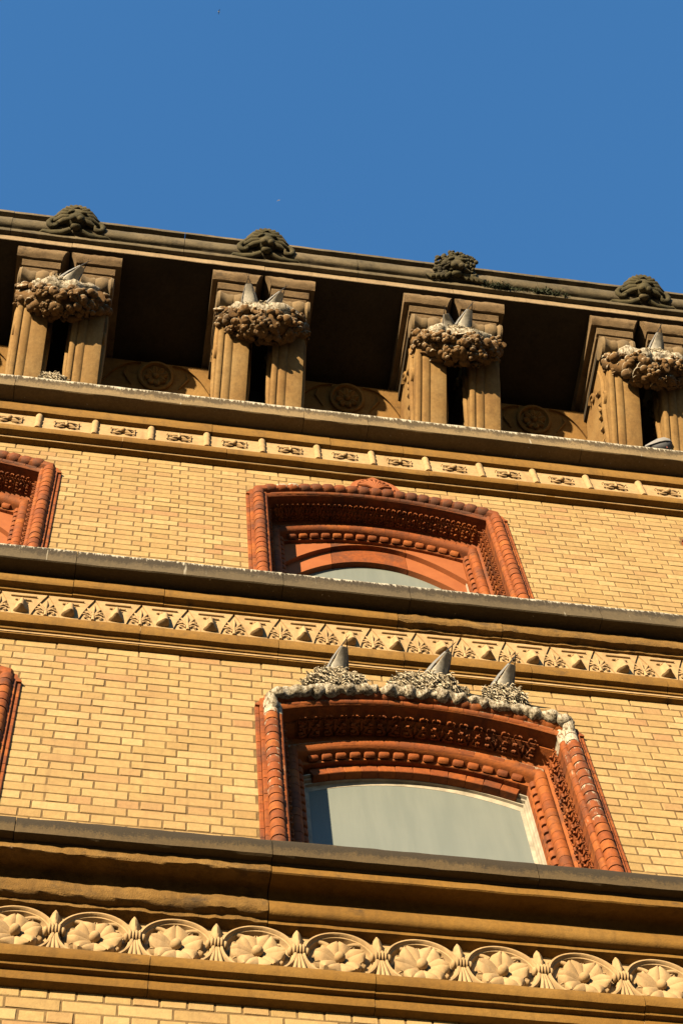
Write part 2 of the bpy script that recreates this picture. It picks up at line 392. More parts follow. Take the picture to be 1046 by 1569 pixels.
# ------------------------------------------------------------------ setting
g = MB().add([(-4000, -4000, GZ), (4000, -4000, GZ), (4000, 4000, GZ), (-4000, 4000, GZ)], [(0, 1, 2, 3)]).obj('ground', 'ground', None, 0)
g['kind'] = 'structure'
BUILDING = empty('brick_building', (2.0, 0, GZ)); BASE_INV = Matrix.Translation((-2.0, 0, -GZ))
tag(BUILDING, 'ornate buff brick building with red terracotta windows, carved stone bands and bracketed cornice', 'building')

WIN_X = [-0.985, 2.025, 5.03]; HW = 0.892            # window centres and half width of the surround
ARCH = 0.168
LOW_C, UP_C = 1.292, 4.258                           # height where the ring moulding turns the corner
def ring_z(dx, zc): return zc + ARCH * (1 - (dx / (HW - 0.083)) ** 2)
def off_z(dx, zc, sv):                                # moulding at inward distance sv over the head
    hw = HW - sv; return zc + 0.083 - sv + (ARCH - 0.10 * (sv - 0.083)) * (1 - min(1, (dx / hw) ** 2))

# walls: mortar core with window openings, bricks laid on it
def wall_core(z0, z1, zc):
    b = MB(); y0, y1 = 0.003, 0.41
    if zc is None: return b.box(X0, X1, y0, y1, z0, z1)
    xs = [X0] + [x for c in WIN_X for x in (c - HW + 0.03, c + HW - 0.03)] + [X1]
    for i in range(0, len(xs), 2): b.box(xs[i], xs[i + 1], y0, y1, z0, z1)
    for c in WIN_X:                                   # lintel with the arched soffit
        n = 16; h = HW - 0.03; poly = []
        for k in range(n + 1):
            dx = -h + 2 * h * k / n; poly.append((c + dx, ring_z(max(-0.8, min(0.8, dx)), zc) - 0.01))
        poly += [(c + h, z1), (c - h, z1)]
        b.prism_y(poly, y0, y1)
    return b

def brick_mesh(L, H, k, mat='brick'):
    r = random.Random(int(L * 1000) + k * 17); b = MB(); j = lambda a: r.uniform(-a, a)
    b.box(0, L, j(0.0010), 0.05, 0, H, 0.0028)
    b.v = [(x + j(0.0012), y + j(0.0010), z + j(0.0012)) for x, y, z in b.v]
    return b.mesh('brick', mat, 0)
PITCH, CH, JT = 0.1125, 0.075, 0.0085
STR = [brick_mesh(2 * PITCH - JT, CH - JT, k) for k in range(7)]
HDR = [brick_mesh(PITCH - JT, CH - JT, k) for k in range(7)]

BR = []        # (x, z, length, kind, wall index)
def lay(z0, z1, zref, xrefs, zc, wi):
    j0 = int(math.floor((z0 - zref) / CH)); j1 = int(math.ceil((z1 - zref) / CH)) + 1
    for j in range(j0, j1):
        zb = zref + j * CH - (CH - JT) / 2
        if zb < z0 - 0.02 or zb + CH - JT > z1 + 0.03: continue
        # free runs of this course
        runs = [(X0, X1)]
        if zc is not None:
            for c in WIN_X:
                h = None
                if zb < zc - 0.0: h = HW - 0.006
                else:
                    lim = 0.0
                    for q in range(60):
                        dx = q * HW / 60
                        if zb < ring_z(min(dx, 0.8), zc) - 0.005 + (0 if dx < 0.84 else -9): lim = dx
                    h = lim if lim > 0 else None
                    if h and h > 0.80: h = 0.83
                if h:
                    nr = []
                    for a, b2 in runs:
                        if c - h > a and c + h < b2: nr += [(a, c - h), (c + h, b2)]
                        elif c - h > a and c - h < b2: nr.append((a, c - h))
                        elif c + h < b2 and c + h > a: nr.append((c + h, b2))
                        else: nr.append((a, b2))
                    runs = nr
        cuts = sorted(set([X0, X1] + [2.02] if len(xrefs) > 1 else [X0, X1]))
        for a, b2 in runs:
            for ci in range(len(cuts) - 1):
                lo, hi = max(a, cuts[ci]), min(b2, cuts[ci + 1])
                if hi - lo < 0.01: continue
                xr = xrefs[min(ci, len(xrefs) - 1)]
                step = PITCH if j % 2 == 0 else 2 * PITCH
                off = 0.0 if j % 2 == 0 else PITCH / 2
                k = math.floor((lo - xr - off) / step)
                while True:
                    xa = xr + off + k * step + JT / 2; xb = xa + step - JT; k += 1
                    if xa >= hi - 0.012: break
                    xa2, xb2 = max(xa, lo + (JT / 2 if lo > a else 0)), min(xb, hi - (JT / 2 if hi < b2 else 0))
                    if xb2 - xa2 < 0.012: continue
                    full = (xb2 - xa2) > step - JT - 0.001
                    BR.append((xa2, zb, xb2 - xa2, 'S' if (full and j % 2) else 'H' if full else 'C', wi))

wallA = wall_core(-0.9, 2.05, LOW_C).obj('wall', 'mortar', BUILDING, 0)
wallB = wall_core(2.05, 5.33, UP_C).obj('wall', 'mortar', BUILDING, 0)
wallC = wall_core(-2.45, -0.9, None).obj('wall', 'mortar', BUILDING, 0)
MB().box(X0, X1, 0.003, 0.41, GZ, -2.45).obj('wall', 'brick_tex', BUILDING, 0)
MB().box(X0, X1, 0.41, 0.46, GZ, 7.05).obj('back_wall', 'mortar', BUILDING, 0)
lay(-0.62, 1.745, 0.0, [0.0, 2.993], LOW_C, 0)
lay(2.20, 4.68, 3.076, [-0.0388, 2.95], UP_C, 1)
lay(-2.42, -1.345, -1.50, [0.02], None, 2)
WALLS = [wallA, wallB, wallC]
def seen(b):
    u, v = to_px((b[0] + b[2] / 2, 0, b[1] + 0.03))
    cover = (b[4] == 0 and b[1] < -0.10) or (b[4] == 1 and b[1] < 2.93)
    return -20 < u < 1066 and -20 < v < 1589 and not cover
vis = sorted([b for b in BR if seen(b)], key=lambda b: (Vector((b[0], 0, b[1])) - CAM).length - (0.8 if b[2] > 0.15 else 0))
single = set(id(b) for b in vis[:300])
cutc = {}
rest = [MB(), MB(), MB()]
for b in BR:
    x, z, L, kind, wi = b; r = rnd
    if id(b) in single:
        if kind == 'S': me = r.choice(STR)
        elif kind == 'H': me = r.choice(HDR)
        else:
            key = round(L, 3)
            if key not in cutc: cutc[key] = brick_mesh(L, CH - JT, int(key * 1000) % 5)
            me = cutc[key]
        o = place('brick', me, WALLS[wi], (x, r.uniform(-0.0016, 0.0010), z), (r.uniform(-.010, .010), r.uniform(-.004, .004), r.uniform(-.004, .004)))
    else:
        q = rest[wi]; q.tn = r.random() * 0.998 + 0.001; n0 = len(q.v)
        dy = r.uniform(-0.0016, 0.0010)
        q.box(x, x + L, dy, 0.05, z, z + CH - JT, 0.0028)
        q.v[n0:] = [(a + r.uniform(-.001, .001), y + r.uniform(-.001, .001), c + r.uniform(-.001, .001)) for a, y, c in q.v[n0:]]
for q, wl in zip(rest, WALLS):
    if q.v:
        o = q.obj('brickwork', 'brick', wl, 0); o['kind'] = 'stuff'

# ------------------------------------------------------------------ string courses
def blocks(name, prof, joints, mat, parent, jit=0.0016, gap=0.0035, seg=0.045, mats=None, jits=None, angle=32):
    for i in range(len(joints) - 1):
        a, b2 = joints[i] + gap / 2, joints[i + 1] - gap / 2
        ddy = rnd.uniform(-0.002, 0.002); ddz = rnd.uniform(-0.0015, 0.0015)
        jj = (jits.get(i, jit) if jits else jit) * 1.3
        pr = [(y + (ddy if y < 0 else 0), z + (ddz if y < 0 else 0)) for y, z in prof]
        MB().prism_x(pr, a, b2, seg if jj < 0.004 else 0.025, jj, i * 3.3).obj(name, (mats or {}).get(i, mat), parent, angle)

def jrange(ref, step, wob=0.0):
    k0 = math.ceil((X0 - ref) / step); k1 = math.floor((X1 - ref) / step)
    js = [ref + k * step for k in range(k0, k1 + 1)]
    js = [j for j in js if X0 + 0.2 < j < X1 - 0.2]
    return [X0] + js + [X1]

# --- lowest course: flower medallions
bandC = MB().box(X0, X1, -0.045, 0.006, -1.32, -0.60).obj('string_course', 'frieze', BUILDING, 0)
capC = [(0.02, -0.49), (-0.24, -0.515)] + smooth([(-0.290, -0.528), (-0.310, -0.55), (-0.317, -0.59), (-0.315, -0.63), (-0.312, -0.668)], 3) + [(-0.300, -0.672), (-0.268, -0.664), (-0.262, -0.675), (0.02, -0.675)]
blocks('cap_stone', capC, [X0, -1.2, 0.02, 1.135, 2.32, 3.42, 4.5, 5.6, X1], 'cap_low', bandC, 0.002)
movC = [(0.02, -0.677), (-0.262, -0.677), (-0.264, -0.690), (-0.263, -0.724)] + smooth([(-0.256, -0.728), (-0.20, -0.714), (-0.155, -0.708), (-0.126, -0.728)], 4) \
     + smooth([(-0.128, -0.734), (-0.142, -0.770), (-0.149, -0.805), (-0.147, -0.832)], 3) + [(-0.140, -0.846), (-0.128, -0.852), (-0.102, -0.853), (-0.100, -0.876), (-0.045, -0.878), (0.02, -0.878)]
blocks('moulding_stone', movC, [X0, -1.3, 1.135, 3.44, 5.3, X1], 'torus', bandC, 0.0018, 0.005, 0.06, {1: 'sand_rough'}, {1: 0.0048}, 40)
lowC = [(0.02, -1.165), (-0.06, -1.162)] + smooth([(-0.088, -1.168), (-0.108, -1.190), (-0.118, -1.222)], 4) + [(-0.116, -1.243), (-0.108, -1.258), (-0.077, -1.262), (-0.075, -1.272), (-0.073, -1.2755), (-0.048, -1.2765), (-0.0475, -1.322), (-0.044, -1.330), (-0.004, -1.331), (0.02, -1.331)]
blocks('torus_stone', lowC, [X0, -1.4, 0.64, 1.575, 2.72, 3.8, 4.8, 5.8, X1], 'torus', bandC, 0.0012)

def petal(b, ang, L, W, h0, h1, c=(0, 0), y0=-0.004, fold=0.0):
    ca, sa = math.cos(ang), math.sin(ang); nu, nv = 8, 8
    def fn(u, v):
        w = (v - 0.5) * 2; wid = W * (math.sin(PI * min(1, (0.16 + 0.84 * u)) * 0.80) ** 0.8) * (1 - 0.22 * u * u)
        if u > 0.85: wid *= math.sqrt(max(0.0, 1 - ((u - 0.85) / 0.17) ** 2)) * 0.6 + 0.4
        a = u * L + 0.012; s_ = w * wid
        h = h0 + (h1 - h0) * math.sin(u * PI * 0.5) ** 1.1 - 0.017 * w * w - 0.009 * math.exp(-(w * 6) ** 2) - fold * max(0, u - 0.7)
        return (c[0] + a * ca - s_ * sa, y0 - max(h, 0.001), c[1] + a * sa + s_ * ca)
    n0 = len(b.v); b.grid(fn, nu, nv)
    m = nv + 1; rim = [i * m for i in range(nu + 1)] + [nu * m + j for j in range(1, m)] + [i * m + nv for i in range(nu - 1, -1, -1)] + [j for j in range(nv - 1, 0, -1)]
    base = len(b.v) - n0
    sk = [(b.v[n0 + i][0], y0 + 0.006, b.v[n0 + i][2]) for i in rim]
    k = len(rim); o = n0
    b.v += sk
    for q in range(k):
        b.f.append((o + rim[q], o + rim[(q + 1) % k], o + base + (q + 1) % k, o + base + q)); b.tone.append(0.0)
    return b
def flower_mesh(kind):
    b = MB()
    a0 = PI / 2 if kind == 0 else PI / 2 + 0.5
    n = 5 if kind == 0 else 6
    for k in range(n):
        a = a0 + 2 * PI * k / n
        petal(b, a, 0.103, 0.059, 0.007, 0.038, fold=0.04 if math.sin(a) < 0 else 0.0)
    for k in range(n):
        a = a0 + 2 * PI * (k + 0.5) / n; petal(b, a, 0.106, 0.036, 0.003, 0.017)
    b.sphere((0, -0.024, 0), (0.025, 0.026, 0.025), None, 14, 10)
    return b.mesh('flower', 'frieze', 50)
FLW = [flower_mesh(0), flower_mesh(1)]
b = MB()
R = 0.155
b.add(*(lambda prof, n: ([(r * math.cos(2 * PI * i / n), y, r * math.sin(2 * PI * i / n)) for (r, y) in prof for i in range(n)],
      [(j * n + i, j * n + (i + 1) % n, ((j + 1) % len(prof)) * n + (i + 1) % n, ((j + 1) % len(prof)) * n + i) for j in range(len(prof)) for i in range(n)]))
      ([(R + 0.010, 0.002), (R + 0.010, -0.030), (R + 0.006, -0.039), (R - 0.002, -0.040), (R - 0.006, -0.034), (R - 0.008, -0.026), (R - 0.013, -0.024), (R - 0.016, -0.004), (R - 0.018, 0.002)], 48))
RING = b.mesh('medallion_ring', 'frieze', 35)
def fleuron_mesh():
    b = MB()
    for k, (dx, L, W) in enumerate([(0, 0.095, 0.024)]):
        b.sphere((0, -0.018, 0.075), (0.026, 0.022, 0.062), None, 12, 12, 4, 0.12)
    b.sphere((0, -0.022, 0.118), (0.010, 0.010, 0.022))
    for dx in (-0.026, -0.009, 0.009, 0.026):
        b.sphere((dx, -0.028, 0.004), (0.0115, 0.022, 0.027), None, 10, 8)
    b.box(-0.045, 0.045, -0.034, 0.0, -0.008, 0.008, 0.004)
    for sgn in (-1, 1):
        b.sphere((sgn * 0.046, -0.022, -0.004), (0.016, 0.020, 0.019), None, 10, 8)
    for dx in (-1, 0, 1):
        b.tube([(dx * 0.010, -0.018, -0.02), (dx * 0.016, -0.020, -0.07), (dx * 0.030, -0.012, -0.125)], [0.011, 0.013, 0.015], 8)
    return b.mesh('fleuron', 'frieze', 50)
FLE = fleuron_mesh()
b = MB()
for sgn in (-1, 1):
    b.tube([(sgn * (0.085 - 0.062 * math.cos(a)), -0.012, 0.050 + 0.052 * math.sin(a)) for a in [0.15 + i * 0.26 for i in range(10)]], 0.011, 8)
LOOP = b.mesh('fleuron_loop', 'frieze', 50)
meds = [-2.72, -2.37, -2.02, -1.67, -1.32, -0.97, -0.62, -0.27, 0.078, 0.406, 0.748, 1.094, 1.443, 1.795, 2.144, 2.503, 2.845, 3.19, 3.54, 3.89, 4.24, 4.59, 4.94, 5.29, 5.64, 5.99, 6.34, 6.69]
ZM = -1.042
for i, x in enumerate(meds):
    place('medallion_ring', RING, bandC, (x, -0.0455, ZM))
    place('flower', FLW[i % 2], bandC, (x + rnd.uniform(-.003, .003), -0.046, ZM), (0, rnd.choice([0, 0, 1, 2, 3]) * 2 * PI / (5 if i % 2 == 0 else 6) + rnd.uniform(-.09, .09), 0), (rnd.uniform(.95, 1.05), rnd.uniform(.85, 1.15), rnd.uniform(.95, 1.05)))
    if i + 1 < len(meds):
        xm = (x + meds[i + 1]) / 2 - 0.004
        place('fleuron', FLE, bandC, (xm, -0.050, ZM + 0.014), (0, rnd.uniform(-.04, .04), 0), (0.78, 1.1, 1.06)); place('fleuron_loop', LOOP, bandC, (xm, -0.046, ZM + 0.012))

# --- middle course: pointed leaves and cups
bandB = MB().box(X0, X1, -0.040, 0.006, 1.77, 2.45).obj('string_course', 'frieze', BUILDING, 0)
capB = [(0.02, 2.63), (-0.14, 2.61)] + smooth([(-0.185, 2.588), (-0.203, 2.56), (-0.211, 2.50), (-0.209, 2.44), (-0.206, 2.384)], 3) + [(-0.198, 2.380), (-0.16, 2.388), (-0.12, 2.392), (0.02, 2.395)]
blocks('cap_stone', capB, [X0, -1.9, 0.10, 1.30, 2.05, 3.2, 4.7, X1], 'cap_mid', bandB, 0.0018)
movB = [(0.02, 2.390), (-0.103, 2.386)] + smooth([(-0.104, 2.380), (-0.115, 2.345), (-0.120, 2.308)], 3) + [(-0.118, 2.284), (-0.110, 2.272), (-0.071, 2.271), (-0.068, 2.268), (-0.068, 2.248), (-0.041, 2.247), (0.02, 2.247)]
blocks('moulding_stone', movB, [X0, -1.6, 0.10, 0.62, 1.98, 2.6, 3.9, 5.2, X1], 'torus', bandB, 0.0016, 0.004, 0.06, {4: 'sand_rough', 5: 'sand_rough'}, {4: 0.005, 5: 0.004})
lowB = [(0.02, 1.935), (-0.05, 1.934)] + smooth([(-0.074, 1.930), (-0.086, 1.900), (-0.091, 1.862)], 3) + [(-0.090, 1.830), (-0.082, 1.812), (-0.053, 1.809), (-0.051, 1.805), (-0.050, 1.788), (-0.036, 1.786), (-0.035, 1.782), (-0.035, 1.759), (-0.004, 1.757), (0.02, 1.757)]
blocks('torus_stone', lowB, [X0, -1.5, 0.50, 1.27, 1.98, 2.71, 3.5, 4.5, 5.6, X1], 'torus', bandB, 0.0012)
OGX, OGS = 0.497, 0.2655
def plate_mesh():
    """raised spandrel between two pointed leaves: its sides are the arch curves"""
    h = OGS / 2; top = 2.246 - 2.065; pts = []
    n = 8
    right = []
    for k in range(n + 1):
        t = k / n; z = top - (0.36) * t; x = h - 0.003 - 0.086 * math.sin(t * PI / 2 * 0.95)
        right.append((x, z))
    poly = [(-x, z) for x, z in right[::-1]] + right
    b = MB().prism_y(poly, -0.010, 0.004)
    return b.mesh('spandrel_plate', 'frieze', 30)
PLATE = plate_mesh()
b = MB()
b.box(-0.074, 0.074, -0.012, 0.004, 0.112, 0.122, 0.003); b.box(-0.046, 0.046, -0.012, 0.004, 0.062, 0.071, 0.003)
LEDGE = b.mesh('ledge', 'frieze', 30)
def cup_mesh(kind):
    b = MB(); n = 18; prof = [(0.020, 0.050), (0.030, 0.042), (0.035, 0.02), (0.041, -0.03), (0.045, -0.070), (0.030, -0.078), (0.0, -0.078)]
    rows = []
    for r, z in prof:
        row = []
        for i in range(n + 1):
            a = PI + PI * i / n; f = 1 + 0.13 * math.cos((2 if kind else 1.5) * 2 * (a - PI)) 
            row.append((r * f * math.cos(a), r * f * math.sin(a) * 1.15, z))
        rows.append(row)
    vs = [p for row in rows for p in row]; k = n + 1
    fs = [(j * k + i, j * k + i + 1, (j + 1) * k + i + 1, (j + 1) * k + i) for j in range(len(prof) - 1) for i in range(n)] + [tuple(range(k))]
    b.add(vs, fs)
    b.sphere((-0.018, -0.012, 0.055), (0.012, 0.014, 0.010)); b.sphere((0.018, -0.012, 0.055), (0.012, 0.014, 0.010))
    return b.mesh('cup_ornament', 'frieze', 45)
CUPS = [cup_mesh(0), cup_mesh(1)]
def palmette_mesh():
    b = MB()
    for a, L in ((0, 0.15), (0.42, 0.12), (-0.42, 0.12), (0.85, 0.085), (-0.85, 0.085)):
        b.tube([(math.sin(a) * 0.02, -0.006, -0.03 + math.cos(a) * 0.02), (math.sin(a) * L * 0.6, -0.013, -0.03 + math.cos(a) * L * 0.6), (math.sin(a) * L, -0.004, -0.03 + math.cos(a) * L)], [0.005, 0.008, 0.002], 7)
    for sg in (-1, 1):
        b.tube([(sg * (0.038 + (0.026 - t * 0.0026) * math.cos(a)), -0.012, -0.062 + (0.026 - t * 0.0026) * math.sin(a)) for t in range(9) for a in [PI - t * 0.62]], 0.0062, 7)
        b.tube([(sg * 0.006, -0.012, -0.04), (sg * 0.028, -0.018, -0.016), (sg * 0.062, -0.008, -0.024)], [0.008, 0.010, 0.006], 7)
    b.tube([(0, -0.012, -0.03), (0, -0.014, -0.10)], [0.009, 0.011], 7)
    b.sphere((0, -0.014, -0.028), (0.013, 0.012, 0.013), None, 8, 6)
    return b.mesh('palmette', 'frieze', 50)
PALM = palmette_mesh()
for k in range(-13, 25):
    x = OGX + k * OGS
    if x < X0 + 0.2 or x > X1 - 0.3: continue
    place('palmette', PALM, bandB, (x, -0.0405, 2.082), (0, rnd.uniform(-.03, .03), 0), (0.95, 0.7, 0.95))
    place('spandrel_plate', PLATE, bandB, (x + OGS / 2, -0.041, 2.065))
    place('ledge', LEDGE, bandB, (x + OGS / 2, -0.0515, 2.077)); place('cup_ornament', CUPS[k % 2], bandB, (x + OGS / 2 - 0.004, -0.051, 2.070), (0, 0, 0), (0.82, 0.95, 1))

# --- top course: balusters and stars
bandA = MB().box(X0, X1, -0.045, 0.006, 4.70, 5.35).obj('string_course', 'frieze', BUILDING, 0)
capA = [(0.13, 5.56), (-0.15, 5.555)] + smooth([(-0.190, 5.545), (-0.203, 5.52), (-0.206, 5.44), (-0.203, 5.36), (-0.200, 5.320)], 3) + [(-0.192, 5.316), (-0.13, 5.322), (0.13, 5.33)]
blocks('cap_stone', capA, [X0, -1.5, -0.52, 1.55, 2.02, 3.6, 5.2, X1], 'cap_top', bandA, 0.0018)
movA = [(0.02, 5.325), (-0.073, 5.320)] + smooth([(-0.074, 5.312), (-0.084, 5.26), (-0.088, 5.205)], 3) + [(-0.086, 5.170), (-0.078, 5.148), (-0.047, 5.146), (0.02, 5.146)]
blocks('moulding_stone', movA, [X0, -1.4, 0.9, 1.75, 2.28, 3.75, 5.1, X1], 'torus', bandA, 0.0016, 0.004)
lowA = [(0.02, 4.850), (-0.06, 4.848)] + smooth([(-0.080, 4.842), (-0.094, 4.80), (-0.100, 4.755)], 3) + [(-0.099, 4.735), (-0.092, 4.722), (-0.045, 4.719), (-0.043, 4.716), (-0.043, 4.693), (-0.004, 4.691), (0.02, 4.691)]
blocks('torus_stone', lowA, [X0, -1.2, 0.28, 1.0, 2.42, 3.05, 4.3, 5.5, X1], 'torus', bandA, 0.0014)
b = MB(); b.lathe_z([(0.0, -0.16), (0.026, -0.16), (0.030, -0.13), (0.031, -0.09), (0.026, -0.07), (0.031, -0.05), (0.032, 0.0), (0.025, 0.02), (0.031, 0.035), (0.031, 0.09), (0.026, 0.12), (0.0, 0.12)], (0, 0, 0), 16)
BAL = b.mesh('baluster', 'frieze', 45)
def star_mesh(kind):
    b = MB()
    for sx in (-1, 1):
        for sz in (-1, 1):
            b.tube([(0, -0.012, 0), (sx * 0.045, -0.020, sz * 0.028), (sx * 0.095, -0.012, sz * 0.055)], [0.014, 0.016, 0.004], 7)
            b.tube([(sx * 0.020, -0.008, sz * 0.045), (sx * 0.062, -0.014, sz * 0.060), (sx * 0.110, -0.010, sz * 0.040)], [0.006, 0.009, 0.004], 6)
    for sx in (-1, 1):
        b.box(sx * 0.112 - 0.009, sx * 0.112 + 0.009, -0.022, 0.0, 0.045, 0.066, 0.003)
        b.tube([(sx * 0.112, -0.010, 0.05), (sx * 0.108, -0.010, 0.0), (sx * 0.112, -0.010, -0.05)], 0.006, 6)
    if kind == 0:
        for k in range(4):
            a = k * PI / 2
            b.tube([(0, -0.030, 0), (math.cos(a) * 0.030, -0.030, math.sin(a) * 0.030), (math.cos(a) * 0.055, -0.036, math.sin(a) * 0.055)], [0.014, 0.016, 0.003], 7)
    else:
        b.sphere((0, -0.026, 0), (0.027, 0.026, 0.027), None, 12, 8)
    return b.mesh('star_ornament', 'frieze', 50)
STAR = [star_mesh(0), star_mesh(1)]
for k in range(-7, 19):
    x = -0.316 + 0.3935 * k
    if x < X0 + 0.1 or x > X1 - 0.4: continue
    place('baluster', BAL, bandA, (x, -0.047, 5.05), (0, 0, 0), (0.85, 0.85, 0.9)); place('star_ornament', STAR[k % 2], bandA, (x + 0.197, -0.0455, 5.015), (0, 0, 0), (0.75, 0.8, 0.75))

# ------------------------------------------------------------------ windows
# moulding stations: s inward from the surround's edge, y depth
def ring_brick_mesh(L, kind):
    b = MB(); n = 10; rows = []
    zz = [(0.0, 0.0265), (0.0065, 0.0265), (0.0067, 0.0385), (0.012, 0.0392), (L * 0.6, 0.0392), (L - 0.004, 0.0388), (L, 0.0365)] if kind == 'ring' else \
         [(0.0, 0.024), (0.006, 0.026), (0.008, 0.036), (0.018, 0.0415), (L * 0.5, 0.0430), (L - 0.018, 0.0415), (L - 0.008, 0.036), (L - 0.006, 0.026), (L, 0.024)]
    for z, r in zz:
        rows.append([(0.083 + r * math.cos(PI + PI * i / n - 0.0), -0.026 + r * math.sin(PI + PI * i / n), z) for i in range(n + 1)])
    k = n + 1
    vs = [p for row in rows for p in row]
    fs = [(j * k + i, j * k + i + 1, (j + 1) * k + i + 1, (j + 1) * k + i) for j in range(len(rows) - 1) for i in range(n)] + [tuple(range(k))[::-1], tuple(range((len(rows) - 1) * k, len(rows) * k))]
    b.add(vs, fs)
    return b
def strip_mesh(L):
    prof = [(0.106, -0.004), (0.110, -0.020), (0.118, -0.029), (0.128, -0.032), (0.138, -0.028), (0.145, -0.017), (0.148, -0.004), (0.143, 0.004), (0.142, 0.075), (0.10, 0.075)]
    return MB().prism_z(prof, 0.0018, L - 0.0018)
def outer_strip_mesh(L):
    prof = [(0.0, 0.03), (0.0, -0.010), (0.004, -0.014), (0.020, -0.014), (0.0235, -0.010), (0.024, -0.022), (0.029, -0.028), (0.044, -0.028), (0.049, -0.022), (0.05, 0.03)]
    return MB().prism_z(prof, 0.0015, L - 0.0015)
def roll_brick_mesh(L):
    prof = [(0.185 + 0.036 * math.cos(math.radians(a)) + 0.032, 0.200 + 0.036 * math.sin(math.radians(a))) for a in range(120, 375, 22)] + [(0.252, 0.26), (0.19, 0.26)]
    return MB().prism_z(prof, 0.0016, L - 0.0016)
def bead_mesh(L):
    b = MB(); c = (0.257, 0.228)
    rows = []; n = 8
    for z, r in [(L * 0.13, 0.015), (L * 0.16, 0.021), (L * 0.26, 0.0240), (L * 0.74, 0.0240), (L * 0.84, 0.021), (L * 0.87, 0.015)]:
        rows.append([(c[0] + r * math.cos(-PI * 0.75 + PI * 1.5 * i / n + PI * 1.25), c[1] + r * math.sin(-PI * 0.75 + PI * 1.5 * i / n + PI * 1.25), z) for i in range(n + 1)])
    k = n + 1; vs = [p for row in rows for p in row]
    fs = [(j * k + i, j * k + i + 1, (j + 1) * k + i + 1, (j + 1) * k + i) for j in range(5) for i in range(n)] + [tuple(range(k))[::-1], tuple(range(5 * k, 6 * k))]
    return b.add(vs, fs)
def reveal_mesh(L): return MB().box(0.272, 0.282, 0.240, 0.325, 0.0018, L - 0.0018, 0.002)
def leaf_tile_mesh(L, seed):
    """carved foliage on the soffit from its lit lip (s .137-.152, y .072) back to (s .165, y .165)"""
    r = random.Random(seed); b = MB()
    A = Vector((0.150, 0.074)); B = Vector((0.166, 0.166)); d = B - A
    nrm = Vector((0.985, -0.17))
    def P(a, t, h): q = A + d * t; return (q.x + nrm.x * h, q.y + nrm.y * h, a * L)
    b.prism_z([(0.140, 0.078), (0.143, 0.072), (0.153, 0.072), (0.168, 0.166), (0.160, 0.172), (0.140, 0.172)], 0.002, L - 0.002)
    k = 0.0085 if L > 0.1 else 0.0055
    for t0, sg in ((0.30, 1), (0.30, -1), (0.72, 1), (0.72, -1)):
        pts = []
        for q in range(8):
            a = q * 0.72; rr = 0.21 - q * 0.019
            pts.append(P(0.5 + sg * (0.27 - rr * math.cos(a)), t0 + rr * 0.9 * math.sin(a), 0.007 + 0.0022 * q))
        b.tube(pts, [k * 0.6 + k * 0.07 * q for q in range(8)], 6)
    for sg in (-1, 0, 1):
        b.tube([P(0.5 + sg * 0.05, 0.95, 0.002), P(0.5 + sg * 0.22, 0.45, 0.012), P(0.5 + sg * 0.40, 0.04, 0.008)], [k * 0.6, k * 1.1, k * 0.4], 6)
    # curled tips standing up in front of the lip
    for a0, sg, sz in ((0.36, -1, 1.0), (0.64, 1, 1.0), (0.10, 1, 0.6), (0.90, -1, 0.6)):
        pts = []
        for q in range(7):
            an = q * 0.75; rr = (0.013 - 0.0014 * q) * sz
            pts.append((0.166 - rr * math.sin(an), 0.046 - 0.0012 * q, a0 * L + sg * rr * (1 - math.cos(an)) ))
        b.tube([(0.150, 0.078, a0 * L), (0.160, 0.064, a0 * L)] + pts, [0.006 * sz, 0.0055 * sz] + [0.0046 * sz] * 5 + [0.004 * sz, 0.003 * sz], 6)
    return b

def core_sweep(prof, c, z0, zc, s_mat, parent, name='surround', open_top=False, zlow=None):
    """continuous moulding swept up the left jamb, over the head and down the right jamb"""
    n = 20; rings = []
    for sv, y in prof: pass
    stations = [('L', 0.0)] + [('A', -1 + 2 * k / n) for k in range(n + 1)] + [('R', 0.0)]
    for typ, t in stations:
        row = []
        for sv, y in prof:
            hw = HW - sv
            if typ == 'L': row.append((c - hw, y, z0))
            elif typ == 'R': row.append((c + hw, y, z0))
            else: row.append((c + t * hw, y, off_z(t * hw, zc, sv)))
        rings.append(row)
    k = len(prof); vs = [p for r_ in rings for p in r_]
    fs = [(j * k + i, j * k + (i + 1) % k, (j + 1) * k + (i + 1) % k, (j + 1) * k + i) for j in range(len(rings) - 1) for i in range(k)]
    fs += [tuple(range(k))[::-1], tuple(range((len(rings) - 1) * k, len(rings) * k))]
    b = MB(); b.tn = rnd.random() * 0.9 + 0.05; b.add(vs, fs)
    return b.obj(name, s_mat, parent, 35)

